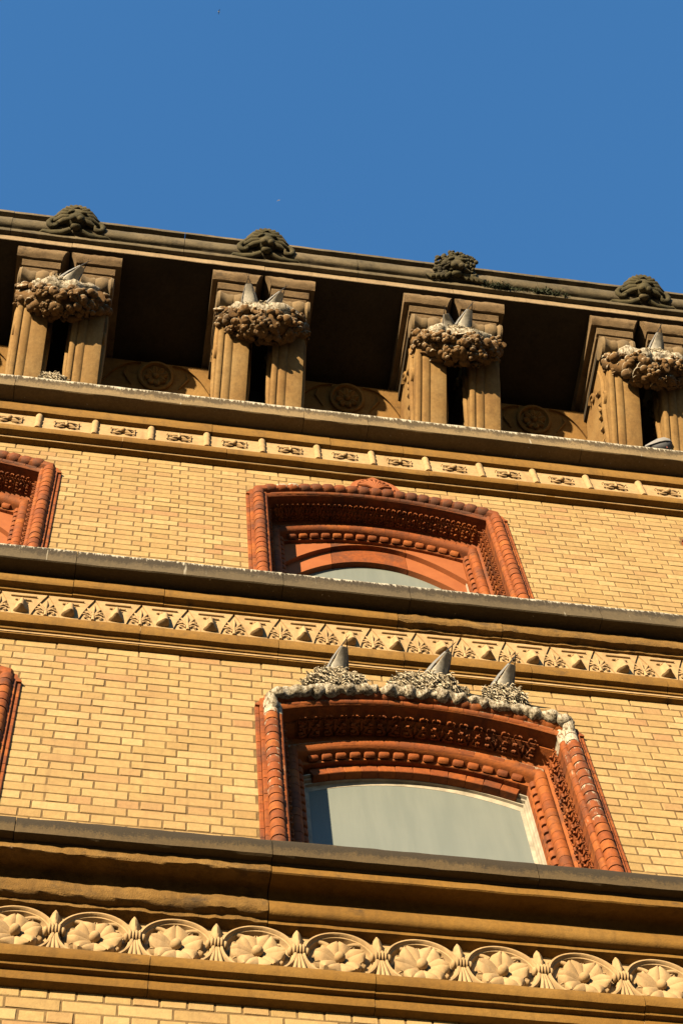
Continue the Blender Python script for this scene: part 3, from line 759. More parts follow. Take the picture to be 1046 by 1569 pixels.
LC = 0.0755
def build_window(c, z0, zc, lower):
    hl = 0.083                                          # head piece length
    tl = 0.151 if lower else 0.0755                     # carved tile length
    dirty = lower and abs(c - WIN_X[1]) < 0.1
    # timber frame and panes: the window itself
    fr = MB(); n = 24
    def head(hw, z_end, rise): return [(c + hw * (-1 + 2 * k / n), z_end + rise * (1 - (-1 + 2 * k / n) ** 2)) for k in range(n + 1)]
    drop = 0.058 if lower else 0.0
    ytop = off_z(0, zc, 0.285) - drop; yend = off_z(HW - 0.285, zc, 0.285) - drop
    steps = [(0.000, 0.280), (0.008, 0.280), (0.010, 0.298), (0.021, 0.299), (0.023, 0.316), (0.035, 0.317), (0.037, 0.332), (0.068, 0.336)]
    fhw = HW - 0.270
    rows = []
    def outline(inset_s, inset_t, y):
        hw = fhw - inset_s; ze = yend + 0.03 - inset_t; rs = ytop + 0.03 - inset_t - ze
        p = [(c - hw, y, z0)] + [(x, y, z) for x, z in head(hw, ze, rs)] + [(c + hw, y, z0)]
        return p
    sidef = 0.60
    for i, (d, y) in enumerate(steps):
        rows.append(outline(0.012 + d * sidef, d, y))
    k = len(rows[0]); vs = [p for r_ in rows for p in r_]
    fs = [(j * k + i, j * k + i + 1, (j + 1) * k + i + 1, (j + 1) * k + i) for j in range(len(rows) - 1) for i in range(k - 1)]
    # give it a back
    bk = [[(x, 0.366, z) for x, y, z in rows[-1]], [(x, 0.366, z) for x, y, z in rows[0]]]
    m = len(rows); vs += [p for r_ in bk for p in r_]
    fs += [(j * k + i, j * k + i + 1, ((j + 1) % (m + 2)) * k + i + 1, ((j + 1) % (m + 2)) * k + i) for j in range(m - 1, m + 2) for i in range(k - 1)]
    fr.add(vs, fs)
    W = fr.obj('window', 'paint', BUILDING, 30)
    poly = [(x, z) for x, y, z in rows[-1]]
    MB().prism_y(poly, 0.3375, 0.3405).obj('pane', 'glass', W, 0)
    # terracotta core
    mt = 'terra_guano' if dirty else 'terra'
    core_sweep([(0.0485, 0.05), (0.0485, -0.022), (0.052, -0.036), (0.062, -0.052), (0.083, -0.0605), (0.104, -0.052), (0.114, -0.034), (0.118, -0.012), (0.120, -0.025), (0.128, -0.029), (0.137, -0.025), (0.145, -0.012), (0.141, 0.004), (0.140, 0.078), (0.150, 0.080), (0.164, 0.166), (0.178, 0.174), (0.186, 0.185), (0.200, 0.170), (0.217, 0.1665), (0.234, 0.170), (0.248, 0.186), (0.252, 0.205), (0.258, 0.236), (0.280, 0.238), (0.280, 0.365), (0.05, 0.365)], c, z0, zc, mt, W)
    # jambs
    nl = int((zc - 0.02 - z0) / LC)
    top = zc - 0.035
    for side in (-1, 1):
        sx = 1 if side < 0 else -1; xo = c - HW if side < 0 else c + HW
        for q in range(nl):
            z = top - (q + 1) * LC
            dirt = ('terra_white' if q < 2 else 'terra_guano' if q < 13 else 'terra') if dirty else 'terra'
            place('ring_brick', PIECE['ring', dirt], W, (xo + rnd.uniform(-.0012, .0012), rnd.uniform(-.0015, .0015), z), (rnd.uniform(-.02, .02), rnd.uniform(-.012, .012), 0), (sx, 1, 1))
            place('strip_brick', PIECE['strip', dirt if q > 0 else dirt], W, (xo, 0, z + LC * 0.5), (0, 0, 0), (sx, 1, 1))
            place('outer_brick', PIECE['outer'], W, (xo, rnd.uniform(-.0012, .0012), z - 0.03), (0, 0, 0), (sx, 1, 1))
            place('roll_brick', PIECE['roll'], W, (xo, rnd.uniform(-.001, .001), z - 0.11), (0, 0, 0), (sx, 1, 1))
            place('bead', PIECE['bead'], W, (xo, 0, z - 0.14), (0, 0, 0), (sx, 1, 1))
            place('reveal_brick', PIECE['reveal'], W, (xo, 0, z - 0.16), (0, 0, 0), (sx, 1, 1))
        for q in range(int((top - 0.07 - z0) / tl)):
            place('leaf_tile', TILE[lower, q % 3], W, (xo, 0, top - 0.06 - (q + 1) * tl), (0, 0, 0), (sx, 1, 1))
        # stepped stop on top of the outer strips
        b = MB(); b.tn = 0.3
        b.prism_y([(0, 0), (0.05, 0), (0.05, 0.085), (0.026, 0.072), (0.024, 0.045), (0.0, 0.012)], -0.026, 0.03)
        place('strip_stop', b.mesh('strip_stop', mt, 30), W, (xo, 0, top - 0.030), (0, 0, 0), (sx, 1, 1))
    # head
    def along(sv, L, fn):
        hw = HW - sv
        pts = [(-hw + 2 * hw * k / 400, off_z(-hw + 2 * hw * k / 400, zc, sv)) for k in range(401)]
        acc = [0.0]
        for k in range(400): acc.append(acc[-1] + math.hypot(pts[k + 1][0] - pts[k][0], pts[k + 1][1] - pts[k][1]))
        tot = acc[-1]; m = int((tot - 0.05) / L); s0 = (tot - m * L) / 2
        def at(d):
            import bisect
            k = min(399, max(0, bisect.bisect(acc, d) - 1)); f = (d - acc[k]) / (acc[k + 1] - acc[k])
            return (pts[k][0] + (pts[k + 1][0] - pts[k][0]) * f, pts[k][1] + (pts[k + 1][1] - pts[k][1]) * f)
        for i in range(m):
            a, b2 = at(s0 + i * L), at(s0 + (i + 1) * L); th = math.atan2(b2[1] - a[1], b2[0] - a[0])
            # local z -> tangent, local x -> inward (down); piece is built at x = s
            rot = PI / 2 - th
            nx, nz = math.cos(rot), -math.sin(rot)
            fn(i, m, (c + a[0] - nx * sv, 0, a[1] - nz * sv), rot)
    def head_mat(i, m, strong):
        if not dirty: return 'terra_white' if (i in (1, 2) and strong and not lower) else 'terra_dark'
        return 'terra_white' if strong else 'terra_guano' if i % 3 else 'terra'
    along(0.083, hl, lambda i, m, p, r_: place('hood_bead', PIECE['hood', head_mat(i, m, True)], W, (p[0], rnd.uniform(-.002, .002), p[2]), (rnd.uniform(-.03, .03), r_ + rnd.uniform(-.012, .012), 0)))
    along(0.127, hl * 1.0, lambda i, m, p, r_: place('hood_brick', PIECE['hstrip', head_mat(i, m, False)], W, p, (0, r_, 0)))
    along(0.217, hl, lambda i, m, p, r_: place('roll_brick', PIECE['hroll'], W, p, (0, r_, 0)))
    along(0.257, hl * 0.985, lambda i, m, p, r_: place('bead', PIECE['hbead'], W, p, (0, r_, 0)))
    along(0.277, 0.083, lambda i, m, p, r_: place('reveal_brick', PIECE['hreveal'], W, p, (0, r_, 0)))
    along(0.150, tl, lambda i, m, p, r_: place('leaf_tile', TILE[lower, i % 3], W, p, (0, r_, 0)))
    if lower:
        along(0.290, 0.0985, lambda i, m, p, r_: place('voussoir', VOUS, W, (p[0], rnd.uniform(-.0015, .0015), p[2]), (0, r_, 0)))
    if not lower:
        # plain arched tympanum in two steps, and the shell over the head
        def arch(mid, fall, hw, N=24): return [(c + hw * (-1 + 2 * k / N), mid - fall * (hw / 0.485 * (-1 + 2 * k / N)) ** 2) for k in range(N + 1)]
        hw = HW - 0.279
        for y0, y1, mid, fall in ((0.262, 0.335, zc - 0.062, 0.269), (0.298, 0.340, zc - 0.262, 0.262)):
            bot = arch(mid, fall, hw, 48); N = len(bot)
            topl = [(x, max(off_z(x - c, zc, 0.279), z + 0.004)) for x, z in bot]
            for a, b2 in ((0, 13), (13, 33), (33, N - 1)):
                pl = bot[a:b2 + 1] + topl[a:b2 + 1][::-1]; e = 0.0015; h_ = b2 - a + 1
                pl = [(x + (e if k in (0, len(pl) - 1) else -e if k in (h_ - 1, h_) else 0), z) for k, (x, z) in enumerate(pl)]
                MB().prism_y(pl, y0 + rnd.uniform(-.001, .001), y1).obj('tympanum_block', 'terra_dark' if a == 13 else 'terra_plain', W, 25)
        b = MB(); n = 24; pts = []
        for k in range(n + 1):
            a = PI * k / n; rr = 1.0
            x = -0.175 * math.cos(a); z = 0.215 * math.sin(a) ** 0.85 + (0.045 * math.exp(-((a - PI / 2) / 0.16) ** 2))
            pts.append((x, z))
        b.prism_y(pts, -0.045, 0.01)
        zt = ring_z(0, zc) + 0.005
        place('shell_plaque', b.mesh('shell_plaque', 'terra_plain', 30), W, (c, 0, zt))
        b = MB()
        for k in range(9):
            a = PI * (0.10 + 0.80 * k / 8)
            b.tube([(0, -0.046, 0.035), (-0.06 * math.cos(a), -0.060, 0.035 + 0.075 * math.sin(a)), (-0.115 * math.cos(a), -0.050, 0.035 + 0.145 * math.sin(a))], [0.006, 0.012, 0.010], 7)
        b.tube([(-0.13 * math.cos(PI * k / 14), -0.046, 0.03 + 0.165 * math.sin(PI * k / 14)) for k in range(15)], 0.010, 7)
        place('shell', b.mesh('shell', 'terra_plain', 45), W, (c, 0, zt))
    return W
PIECE = {}
def mk(b, mat, a=40): b.tn = 0; return b.mesh('moulded_brick', mat, a)
for m_ in ('terra', 'terra_guano', 'terra_white', 'terra_dark'):
    PIECE['ring', m_] = mk(ring_brick_mesh(LC, 'ring'), m_); PIECE['hood', m_] = mk(ring_brick_mesh(0.083, 'bead'), m_, 50)
    PIECE['strip', m_] = mk(strip_mesh(LC), m_); PIECE['hstrip', m_] = mk(strip_mesh(0.083), m_)
PIECE['outer'] = mk(outer_strip_mesh(LC), 'terra'); PIECE['roll'] = mk(roll_brick_mesh(LC), 'terra'); PIECE['hroll'] = mk(roll_brick_mesh(0.083), 'terra')
PIECE['bead'] = mk(bead_mesh(LC), 'terra'); PIECE['hbead'] = mk(bead_mesh(0.0817), 'terra')
PIECE['reveal'] = mk(reveal_mesh(LC), 'terra', 0); PIECE['hreveal'] = mk(reveal_mesh(0.083), 'terra', 0)
VOUS = mk(MB().box(0.2825, 0.342, 0.268, 0.330, 0.0016, 0.0969, 0.003), 'terra', 0)
TILE = {(lw, k): leaf_tile_mesh(0.151 if lw else 0.0755, k).mesh('leaf_tile', 'terra', 50) for lw in (True, False) for k in range(3)}
for c in WIN_X:
    build_window(c, -0.62, LOW_C, True); build_window(c, 2.45, UP_C, False)

# ------------------------------------------------------------------ attic, brackets, cornice
SOF = 6.80
attic = MB().box(X0, X1, 0.10, 0.34, 5.4, SOF + 0.02).obj('attic_wall', 'attic', BUILDING, 0)
BRX = [-0.273 + 1.493 * k for k in (-1, 0, 1, 2, 3, 4)]
def rosette_mesh():
    b = MB()
    prof = [(0.165, 0.0), (0.165, -0.022), (0.155, -0.03), (0.140, -0.03), (0.132, -0.015), (0.125, 0.0)]
    n = 36; P = len(prof)
    b.add([(r * math.cos(2 * PI * i / n), y, r * math.sin(2 * PI * i / n)) for r, y in prof for i in range(n)], [(j * n + i, j * n + (i + 1) % n, ((j + 1) % P) * n + (i + 1) % n, ((j + 1) % P) * n + i) for j in range(P) for i in range(n)])
    for k in range(8): petal(b, 2 * PI * k / 8 + 0.2, 0.095, 0.036, 0.01, 0.034, y0=-0.001)
    b.sphere((0, -0.018, 0), (0.030, 0.026, 0.030), None, 12, 8)
    return b.mesh('rosette', 'attic', 45)
ROS = rosette_mesh()
SCR = []        # raised spandrel on either side of the rosette, lying on the cove
for sg in (-1, 1):
    arcp = [(sg * (0.13 + 0.33 * (t / 12)), 0.118 - 0.25 * (t / 12) ** 2.2) for t in range(13)]
    SCR.append(MB().prism_y(arcp + [(sg * 0.46, 0.118)], -0.022, 0.001).mesh('cove_spandrel', 'attic', 35))
LEAF = []
for sg in (-1, 1):
    b = MB(); b.tube([(sg * 0.20, -0.004, -0.10), (sg * 0.27, -0.010, 0.0), (sg * 0.25, -0.004, 0.07)], [0.006, 0.010, 0.003], 6)
    LEAF.append(b.mesh('cove_rib', 'attic', 50))
COVE = MB().prism_x([(0.102, 6.34), (0.096, 6.385), (-0.050, 6.600), (-0.050, 6.613), (0.102, 6.625)], -0.43, 0.43, 0.1, 0.001).mesh('cove', 'attic', 30)
for x in BRX[:-1]:
    xm = x + 0.7465; tilt = (0.596, 0, 0)
    place('cove', COVE, attic, (xm, 0, 0))
    place('rosette', ROS, attic, (xm, 0.0215, 6.494), tilt, (0.84, 0.84, 0.84))
    for q in SCR + LEAF: place(q.name.split('.')[0], q, attic, (xm, 0.0215, 6.494), tilt, (0.92, 1, 0.95))

def shaft_mesh(flip):
    """leaning console: three rolls across its face; side profile runs out from the wall to the soffit"""
    side = smooth([(-0.150, 5.548), (-0.185, 5.60), (-0.235, 5.67), (-0.335, 5.815), (-0.475, 6.03), (-0.60, 6.25), (-0.645, 6.42), (-0.64, 6.56)], 4)
    widths = [0.047, 0.066, 0.119]
    xs = []; x = -0.116
    for w_ in widths:
        for k in range(7):
            t = k / 6; xs.append((x + w_ * t, -0.016 * math.sqrt(max(0, 1 - (2 * t - 1) ** 2)) * (0.7 if w_ > 0.1 else 1.2)))
        x += w_
    b = MB(); vs = []; fs = []; n = len(xs)
    for (y, z) in side:
        vs += [(a, y + d, z - d * 0.4) for a, d in xs] + [(0.116, 0.11, z), (-0.116, 0.11, z)]
    k = n + 2
    for j in range(len(side) - 1):
        for i in range(k): fs.append((j * k + i, j * k + (i + 1) % k, (j + 1) * k + (i + 1) % k, (j + 1) * k + i))
    fs += [tuple(range(k))[::-1], tuple(range((len(side) - 1) * k, len(side) * k))]
    b.add(vs, fs)
    return b.mesh('shaft', 'bracket', 40)
SHAFT = shaft_mesh(False)
def scroll_side_mesh():
    b = MB()
    for (cy, cz, r0, sg) in ((-0.10, 5.72, 0.075, 1), (-0.36, 6.10, 0.12, -1), (-0.22, 6.42, 0.07, 1)):
        b.tube([(0, cy + (r0 - r0 * 0.10 * q) * math.cos(sg * q * 0.62 + 0.6), cz + (r0 - r0 * 0.10 * q) * math.sin(sg * q * 0.62 + 0.6)) for q in range(10)], [0.020 - 0.0012 * q for q in range(10)], 7, 1.0, (1, 0, 0))
        b.sphere((0, cy, cz), (0.016, 0.022, 0.022), None, 8, 6)
    b.tube([(0, -0.10, 5.58), (0, -0.20, 5.76), (0, -0.30, 5.98), (0, -0.44, 6.22), (0, -0.46, 6.42)], [0.012, 0.022, 0.024, 0.022, 0.014], 7, 1.0, (1, 0, 0))
    for q in range(6):
        z = 5.62 + q * 0.125; y = -0.10 - q * 0.05
        b.tube([(0, y, z), (0.0, y + 0.05, z + 0.06), (0, y + 0.045, z + 0.11)], [0.018, 0.016, 0.006], 6, 1.0, (1, 0, 0))
    return b.mesh('side_scroll', 'bracket', 50)
SIDES = scroll_side_mesh()
def spool_mesh():
    b = MB(); prof = [(0.0, -0.125), (0.055, -0.125), (0.088, -0.118), (0.094, -0.10), (0.080, -0.075), (0.070, -0.045), (0.076, -0.018), (0.070, -0.004), (0.078, 0.012), (0.088, 0.04), (0.084, 0.07), (0.074, 0.085), (0.090, 0.104), (0.086, 0.12), (0.05, 0.126), (0.0, 0.126)]
    b.lathe_z(prof, (0, 0, 0), 20, RY(PI / 2))
    return b.mesh('spool', 'spool', 45)
SPOOL = spool_mesh()
def abacus_mesh(lo):
    """stepped capital block of one console with its mouldings returned along the sides"""
    b = MB()
    steps = [(6.560, 6.615, 0.672, 0.128), (6.618, 6.673, 0.718, 0.146)]
    for z0, z1, f, hx in steps:
        pf = [(0.11, z0), (-f + 0.045, z0), (-f + 0.045, z0 + 0.010), (-f + 0.012, z0 + 0.006), (-f, z0 + 0.020), (-f - 0.022, z1 - 0.012), (-f - 0.022, z1 - 0.003), (0.11, z1)]
        b.prism_x(pf, -hx, hx, 0.05, 0.003, lo)
    return b.mesh('abacus', 'abacus', 30)
ABA = [abacus_mesh(1), abacus_mesh(8)]
def crown_mesh(seed):
    b = MB()
    for x0, x1, sg in ((-0.397, -0.004, 1), (0.004, 0.397, 2)):
        pf = [(0.11, 6.684), (-0.752, 6.684), (-0.762, 6.676)] + smooth([(-0.772, 6.684), (-0.802, 6.715), (-0.810, 6.755), (-0.80, 6.790)], 3) + [(-0.79, 6.798), (0.11, 6.798)]
        n0 = len(b.v); b.prism_x(pf, x0, x1, 0.03, 0.005, seed + sg * 5)
        # undercut V between the two halves
        for i in range(n0, len(b.v)):
            x, y, z = b.v[i]
            k = max(0.0, min(1.0, (6.80 - z) / 0.13))
            if sg == 1 and x > -0.1: x -= k * 0.055 * (1 - min(1, (-0.004 - x) / 0.1))
            if sg == 2 and x < 0.1: x += k * 0.055 * (1 - min(1, (x - 0.004) / 0.1))
            b.v[i] = (x, y, z)
    return b.mesh('crown_moulding', 'abacus', 35)
def fruit_meshes():
    out = []
    b = MB(); b.sphere((0, 0, 0), (0.5, 0.5, 0.46), None, 14, 10, 0, 0); out.append(b)                         # apple
    b = MB(); b.sphere((0, 0, 0), (0.52, 0.52, 0.42), None, 28, 10, 7, 0.10); out.append(b)                    # gourd
    b = MB(); b.sphere((0, 0, 0), (0.38, 0.38, 0.62), None, 14, 10, 3, 0.05); out.append(b)                    # pear
    b = MB(); b.sphere((0, 0, 0), (0.5, 0.5, 0.5), None, 12, 10, 2, 0.16); b.sphere((0, -0.42, 0.0), (0.16, 0.14, 0.16), None, 8, 6); out.append(b)   # quince with calyx
    b = MB(); petal(b, 0, 0.9, 0.30, 0.08, 0.22, y0=0.0); b.v = [(x - 0.5, y, z) for x, y, z in b.v]; out.append(b)    # leaf
    b = MB(); r = random.Random(3)
    for k in range(16):
        b.sphere((r.uniform(-.34, .34), r.uniform(-.34, .1), r.uniform(-.40, .40)), 0.17, None, 8, 6)
    out.append(b)                                                                                               # grapes
    return [q.mesh('carved_fruit', 'fruit', 60) for q in out]
FRUIT = fruit_meshes()
def fest_point(t):            # t -1..1 along the garland
    return Vector((0.325 * t, -0.575 - 0.035 * (1 - t * t), 6.075 + 0.19 * t * t))
def build_bracket(x, idx):
    core = MB().box(-0.345, 0.345, -0.62, 0.11, 6.50, 6.556); core.box(-0.085, 0.085, 0.04, 0.11, 5.54, 6.5)
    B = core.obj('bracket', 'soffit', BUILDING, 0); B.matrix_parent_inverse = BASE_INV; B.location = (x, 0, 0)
    for sg in (-1, 1):
        place('shaft', SHAFT, B, (sg * 0.205, 0, 0)); place('abacus', ABA[idx % 2], B, (sg * 0.207, 0, 0))
        place('spool', SPOOL, B, (sg * 0.222, -0.640, 6.445), (0, rnd.uniform(-.03, .03), 0), (1.10, 1.04, 1.04))
        place('side_scroll', SIDES, B, (sg * 0.205 - 0.118, 0, 0), (0, 0, 0), (1.3, 1, 1)); place('side_scroll', SIDES, B, (sg * 0.205 + 0.118, 0, 0), (0, 0, 0), (1.3, 1, 1))
    r = random.Random(idx * 31 + 5)
    place('crown_moulding', crown_mesh(idx * 2.7), B)
    core = MB(); pts = [fest_point(t / 8) for t in range(-8, 9)]
    core.tube(pts, [0.050 + 0.034 * (1 - (t / 8) ** 2) for t in range(-8, 9)], 10)
    core.obj('garland', 'fruit', B, 60)
    n = 150; items = []
    for k in range(n):
        t = -1.02 + 2.04 * ((k * 0.618034) % 1.0); p = fest_point(t); R_ = 0.072 + 0.046 * (1 - t * t)
        a = r.uniform(-0.15 * PI, 1.15 * PI) if k % 3 else r.uniform(0.9 * PI, 1.5 * PI)
        # a: 0 up, PI/2 outward, PI down
        d = Vector((r.uniform(-.25, .25), -math.sin(a), math.cos(a))).normalized()
        ki = r.choice([0, 0, 1, 1, 2, 3, 4, 4, 4, 5, 5]); sz = r.uniform(0.042, 0.088) * (1.35 if ki in (4, 5) else 1.0)
        q = (-d).to_track_quat('Y', 'Z') ; e = (q.to_matrix() @ Matrix.Rotation(r.uniform(0, 6.28), 3, 'Y')).to_euler()
        items.append((sz * (1 if d.z > -0.5 else 0.6), ki, p + d * (R_ - 0.006), e, sz))
    items.sort(key=lambda q: -q[0]); cut = 75 if 0 < idx < 5 else 0
    for _, ki, q, e, sz in items[:cut]: place('carved_fruit', FRUIT[ki], B, q, e, (sz, sz, sz))
    cl = MB()
    for _, ki, q, e, sz in items[cut:]:
        mt = T(*q) @ e.to_matrix().to_4x4() @ Matrix.Scale(sz, 4)
        cl.add([mt @ v.co for v in FRUIT[ki].vertices], [tuple(f.vertices) for f in FRUIT[ki].polygons])
    place('small_fruit', cl.mesh('small_fruit', 'fruit', 60), B)['kind'] = 'stuff'
    return B
for i, x in enumerate(BRX): build_bracket(x, i)

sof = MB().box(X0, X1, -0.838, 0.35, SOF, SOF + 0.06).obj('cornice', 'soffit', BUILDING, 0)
fas = [(-0.30, 6.862), (-0.834, 6.802), (-0.842, 6.806), (-0.846, 6.895), (-0.846, 6.90), (-0.30, 6.91)]
fas = [(-0.839, 6.801), (-0.843, 6.804), (-0.847, 6.893), (-0.842, 6.897), (-0.70, 6.897), (-0.70, 6.862), (-0.839, 6.861)]
blocks('fascia_stone', fas, [X0, -1.77, -0.27, 1.22, 2.71, 4.2, 5.7, X1], 'cornice_pale', sof, 0.0016)
crn = [(0.30, 6.899), (-0.884, 6.899)] + smooth([(-0.888, 6.905), (-0.890, 6.93), (-0.886, 6.962), (-0.876, 6.968)], 3) + smooth([(-0.888, 6.975), (-0.922, 6.99), (-0.939, 7.04), (-0.935, 7.10), (-0.912, 7.165)], 4) + [(-0.908, 7.180), (-0.952, 7.186), (-0.954, 7.230), (-0.93, 7.24), (0.30, 7.30)]
blocks('cornice_stone', crn, [X0, -2.0, -0.75, 0.585, 1.95, 3.40, 4.75, 6.0, X1], 'cornice', sof, 0.0022)
MB().box(X0, X1, 0.05, 6.0, 7.12, 7.2).obj('roof', 'lead', BUILDING, 0)
def mask_mesh(kind):
    """carved lion face: brow and muzzle, strands of mane sweeping into a volute on each side"""
    b = MB(); r = random.Random(kind + 3)
    b.sphere((0, 0.0, 0.02), (0.175, 0.060, 0.135), None, 24, 12, 11, 0.05)
    b.sphere((0, -0.045, 0.045), (0.100, 0.085, 0.105), None, 18, 12)
    b.sphere((0, -0.110, 0.010), (0.056, 0.046, 0.050), None, 12, 8)
    for sg in (-1, 1):
        b.sphere((sg * 0.030, -0.135, -0.010), (0.030, 0.026, 0.028), None, 10, 8)
        b.sphere((sg * 0.046, -0.108, 0.072), (0.036, 0.030, 0.018), RY(sg * 0.35), 10, 8)
        b.sphere((sg * 0.095, -0.050, 0.130), (0.028, 0.026, 0.030), None, 10, 8)
    b.sphere((0, -0.085, -0.062), (0.045, 0.040, 0.030), None, 12, 8)
    if kind != 2:
        for sg in (-1, 1):
            for q in range(7):
                a = 0.10 + q * 0.33
                b.tube([(sg * 0.045 * math.sin(a), -0.085, 0.06 + 0.080 * math.cos(a)), (sg * 0.120 * math.sin(a), -0.085, 0.045 + 0.110 * math.cos(a)), (sg * (0.150 + 0.008 * q) * math.sin(a), -0.045, 0.03 + 0.12 * math.cos(a))], [0.024, 0.028, 0.014], 8)
            b.tube([(sg * (0.170 + (0.070 - 0.0064 * q) * math.cos(2.4 - q * 0.66)), -0.038 - 0.004 * q, -0.030 + (0.070 - 0.0064 * q) * math.sin(2.4 - q * 0.66)) for q in range(10)], [0.024] * 6 + [0.022, 0.020, 0.018, 0.018], 8)
            b.tube([(sg * 0.04, -0.070, -0.085), (sg * 0.11, -0.055, -0.118), (sg * 0.19, -0.040, -0.118), (sg * 0.26, -0.030, -0.098), (sg * 0.285, -0.03, -0.120)], [0.024, 0.028, 0.026, 0.018, 0.006], 8)
    else:
        for q in range(150):
            a = r.uniform(-0.80 * PI, 0.80 * PI); rr = r.uniform(0.06, 0.175)
            p = (rr * math.sin(a) * 1.08, -0.045 - r.uniform(0.02, 0.06) * (1.3 - rr * 5), 0.035 + rr * math.cos(a) * 0.90)
            b.sphere(p, (r.uniform(.014, .028), r.uniform(.018, .030), r.uniform(.012, .024)), RY(r.uniform(-1, 1)), 8, 6)
        for sg in (-1, 1):
            for q in range(4):
                b.tube([(sg * (0.05 + 0.03 * q), -0.07, -0.05 - 0.01 * q), (sg * (0.09 + 0.04 * q), -0.075, -0.095 - 0.006 * q), (sg * (0.13 + 0.04 * q), -0.05, -0.100 + 0.012 * q)], [0.022, 0.024, 0.008], 7)
    return b.mesh('lion_mask', 'mask', 55)
MASKS = [mask_mesh(0), mask_mesh(2)]
for i, x in enumerate([-1.77, -0.262, 1.222, 2.735, 4.262, 5.72]):
    place('lion_mask', MASKS[1] if i == 3 else MASKS[0], sof, (x, -0.918, 7.075), (0.55 + rnd.uniform(-.04, .04), rnd.uniform(-.03, .03), 0), (0.97, 0.90, 0.97))

# ------------------------------------------------------------------ nests
def build_nest(name, loc, rx, ry, h, label, seed, n=420, apron=None, group='seabird nests on the ledges'):
    N = empty(name, loc); tag(N, label, 'nest', group); r = random.Random(seed)
    def fn(u, v):
        a = 2 * PI * u; q = v
        rad = (0.35 + 0.65 * math.sin(q * PI * 0.62)) if q < 0.8 else (1.0 - (q - 0.8) * 2.2)
        z = h * q if q < 0.85 else h * (0.85 - (q - 0.85) * 1.6)
        nn = noise.noise(Vector((math.cos(a) * 2 + seed, math.sin(a) * 2, q * 4))) * 0.28 + noise.noise(Vector((math.cos(a) * 7 + seed, math.sin(a) * 7, q * 12))) * 0.13
        return (rx * rad * (1 + nn) * math.cos(a), ry * rad * (1 + nn) * math.sin(a), z + h * 0.2 * nn)
    b = MB(); b.grid(fn, 40, 14); o = place('mound', b.mesh('mound', 'nest', 60), N)
    b = MB()
    for k in range(n):
        u, v = r.random(), r.uniform(0.02, 0.98); p = Vector(fn(u, v)); a = 2 * PI * u + r.uniform(-1.3, 1.3)
        d = Vector((-math.sin(a), math.cos(a), r.uniform(-1.5, 0.5))).normalized() * r.uniform(0.012, 0.038)
        out = Vector((math.cos(2 * PI * u), math.sin(2 * PI * u), 0.2)) * r.uniform(0.001, 0.012)
        w_ = r.uniform(0.0018, 0.0042)
        b.tube([p, p + d * 0.5 + out, p + d + out * 0.3 - Vector((0, 0, 0.006))], [w_, w_, w_ * 0.4], 4)
    o = place('strands', b.mesh('strands', 'straw', 0), N); o['kind'] = 'stuff'
    return N
HOODN = []
def hood_z(x): return ring_z(x - 2.025, LOW_C) + 0.036
for i, (x, rx, h, lab) in enumerate([(1.575, 0.165, 0.120, 'scruffy straw nest at the left end of the lower window hood'), (2.085, 0.215, 0.125, 'widest straw nest in the middle of the lower window hood'), (2.50, 0.140, 0.120, 'drooping straw nest at the right end of the lower window hood')]):
    N = build_nest('nest', (x, -0.050, hood_z(x) - 0.03), rx, 0.090, h, lab, 11 + i, 1000); HOODN.append(N)
# bird lime caked over the hood beads is part of the nests' mess
def lime_lump(parent, pts, rads, seed):
    b = MB(); r = random.Random(seed); pts = smooth(pts, 3); rr = smooth([(a, 0) for a in rads], 3); b.tube(pts, [max(0.004, a[0]) for a in rr], 16)
    b.v = [tuple(Vector(v) + noise.noise_vector(Vector(v) * 24 + Vector((seed, 0, 0))) * 0.013 + noise.noise_vector(Vector(v) * 90 + Vector((seed, 0, 0))) * 0.0028) for v in b.v]
    return b.obj('lime_crust', 'guano', parent, 60)
for N, xa, xb in zip(HOODN, (1.235, 1.815, 2.30), (1.81, 2.295, 2.80)):
    r = random.Random(int(xa * 100)); m = int((xb - xa) / 0.022); pts = []
    for k in range(m + 1):
        x = xa + (xb - xa) * k / m; pts.append((x - N.location.x, -0.062 - N.location.y + r.uniform(-.004, .004), hood_z(x) - 0.034 - N.location.z + r.uniform(-.006, .006)))
    if xa < 1.3: pts = [(1.214 - N.location.x + q * 0.002, -0.046 - N.location.y, LOW_C - 0.16 + q * 0.04 - N.location.z) for q in range(5)] + pts
    if xb > 2.7: pts = pts + [(2.832 - N.location.x + q * 0.001, -0.046 - N.location.y, LOW_C + 0.02 - q * 0.04 - N.location.z) for q in range(4)]
    m = len(pts) - 1
    lime_lump(N, pts, [0.012] + [r.uniform(0.032, 0.043) * (1.0 - 0.22 * (k % 4 == 0)) for k in range(m - 1)] + [0.012], int(xa * 10))
FEST_LAB = ['white limed nest heaped on the carved fruit of the leftmost bracket', 'white limed nest with two birds on the second bracket from left', 'crescent nest of dark weed under white lime on the third bracket from left', 'white limed nest on the bracket cut by the right edge']
for i in range(4):
    x = BRX[i + 1]; dx = [-0.02, 0.0, 0.0, 0.03][i]
    N = build_nest('nest', (x + dx, -0.640, 6.150), 0.175, 0.105, 0.130, FEST_LAB[i], 41 + i, 500)
    r = random.Random(i + 80)
    pts = []
    for t in np.linspace(-0.75, 0.78, 12):
        p = fest_point(t) + Vector((-dx, 0.635 - 0.085, -6.135 + 0.085 + r.uniform(-.014, .014))); pts.append(tuple(p))
    lime_lump(N, pts, [0.012] + [r.uniform(0.034, 0.072) for _ in range(10)] + [0.012], i)
build_nest('nest', (-0.262, -0.170, 5.540), 0.105, 0.055, 0.085, 'small brown twiggy nest on the ledge below the leftmost bracket', 91, 260)

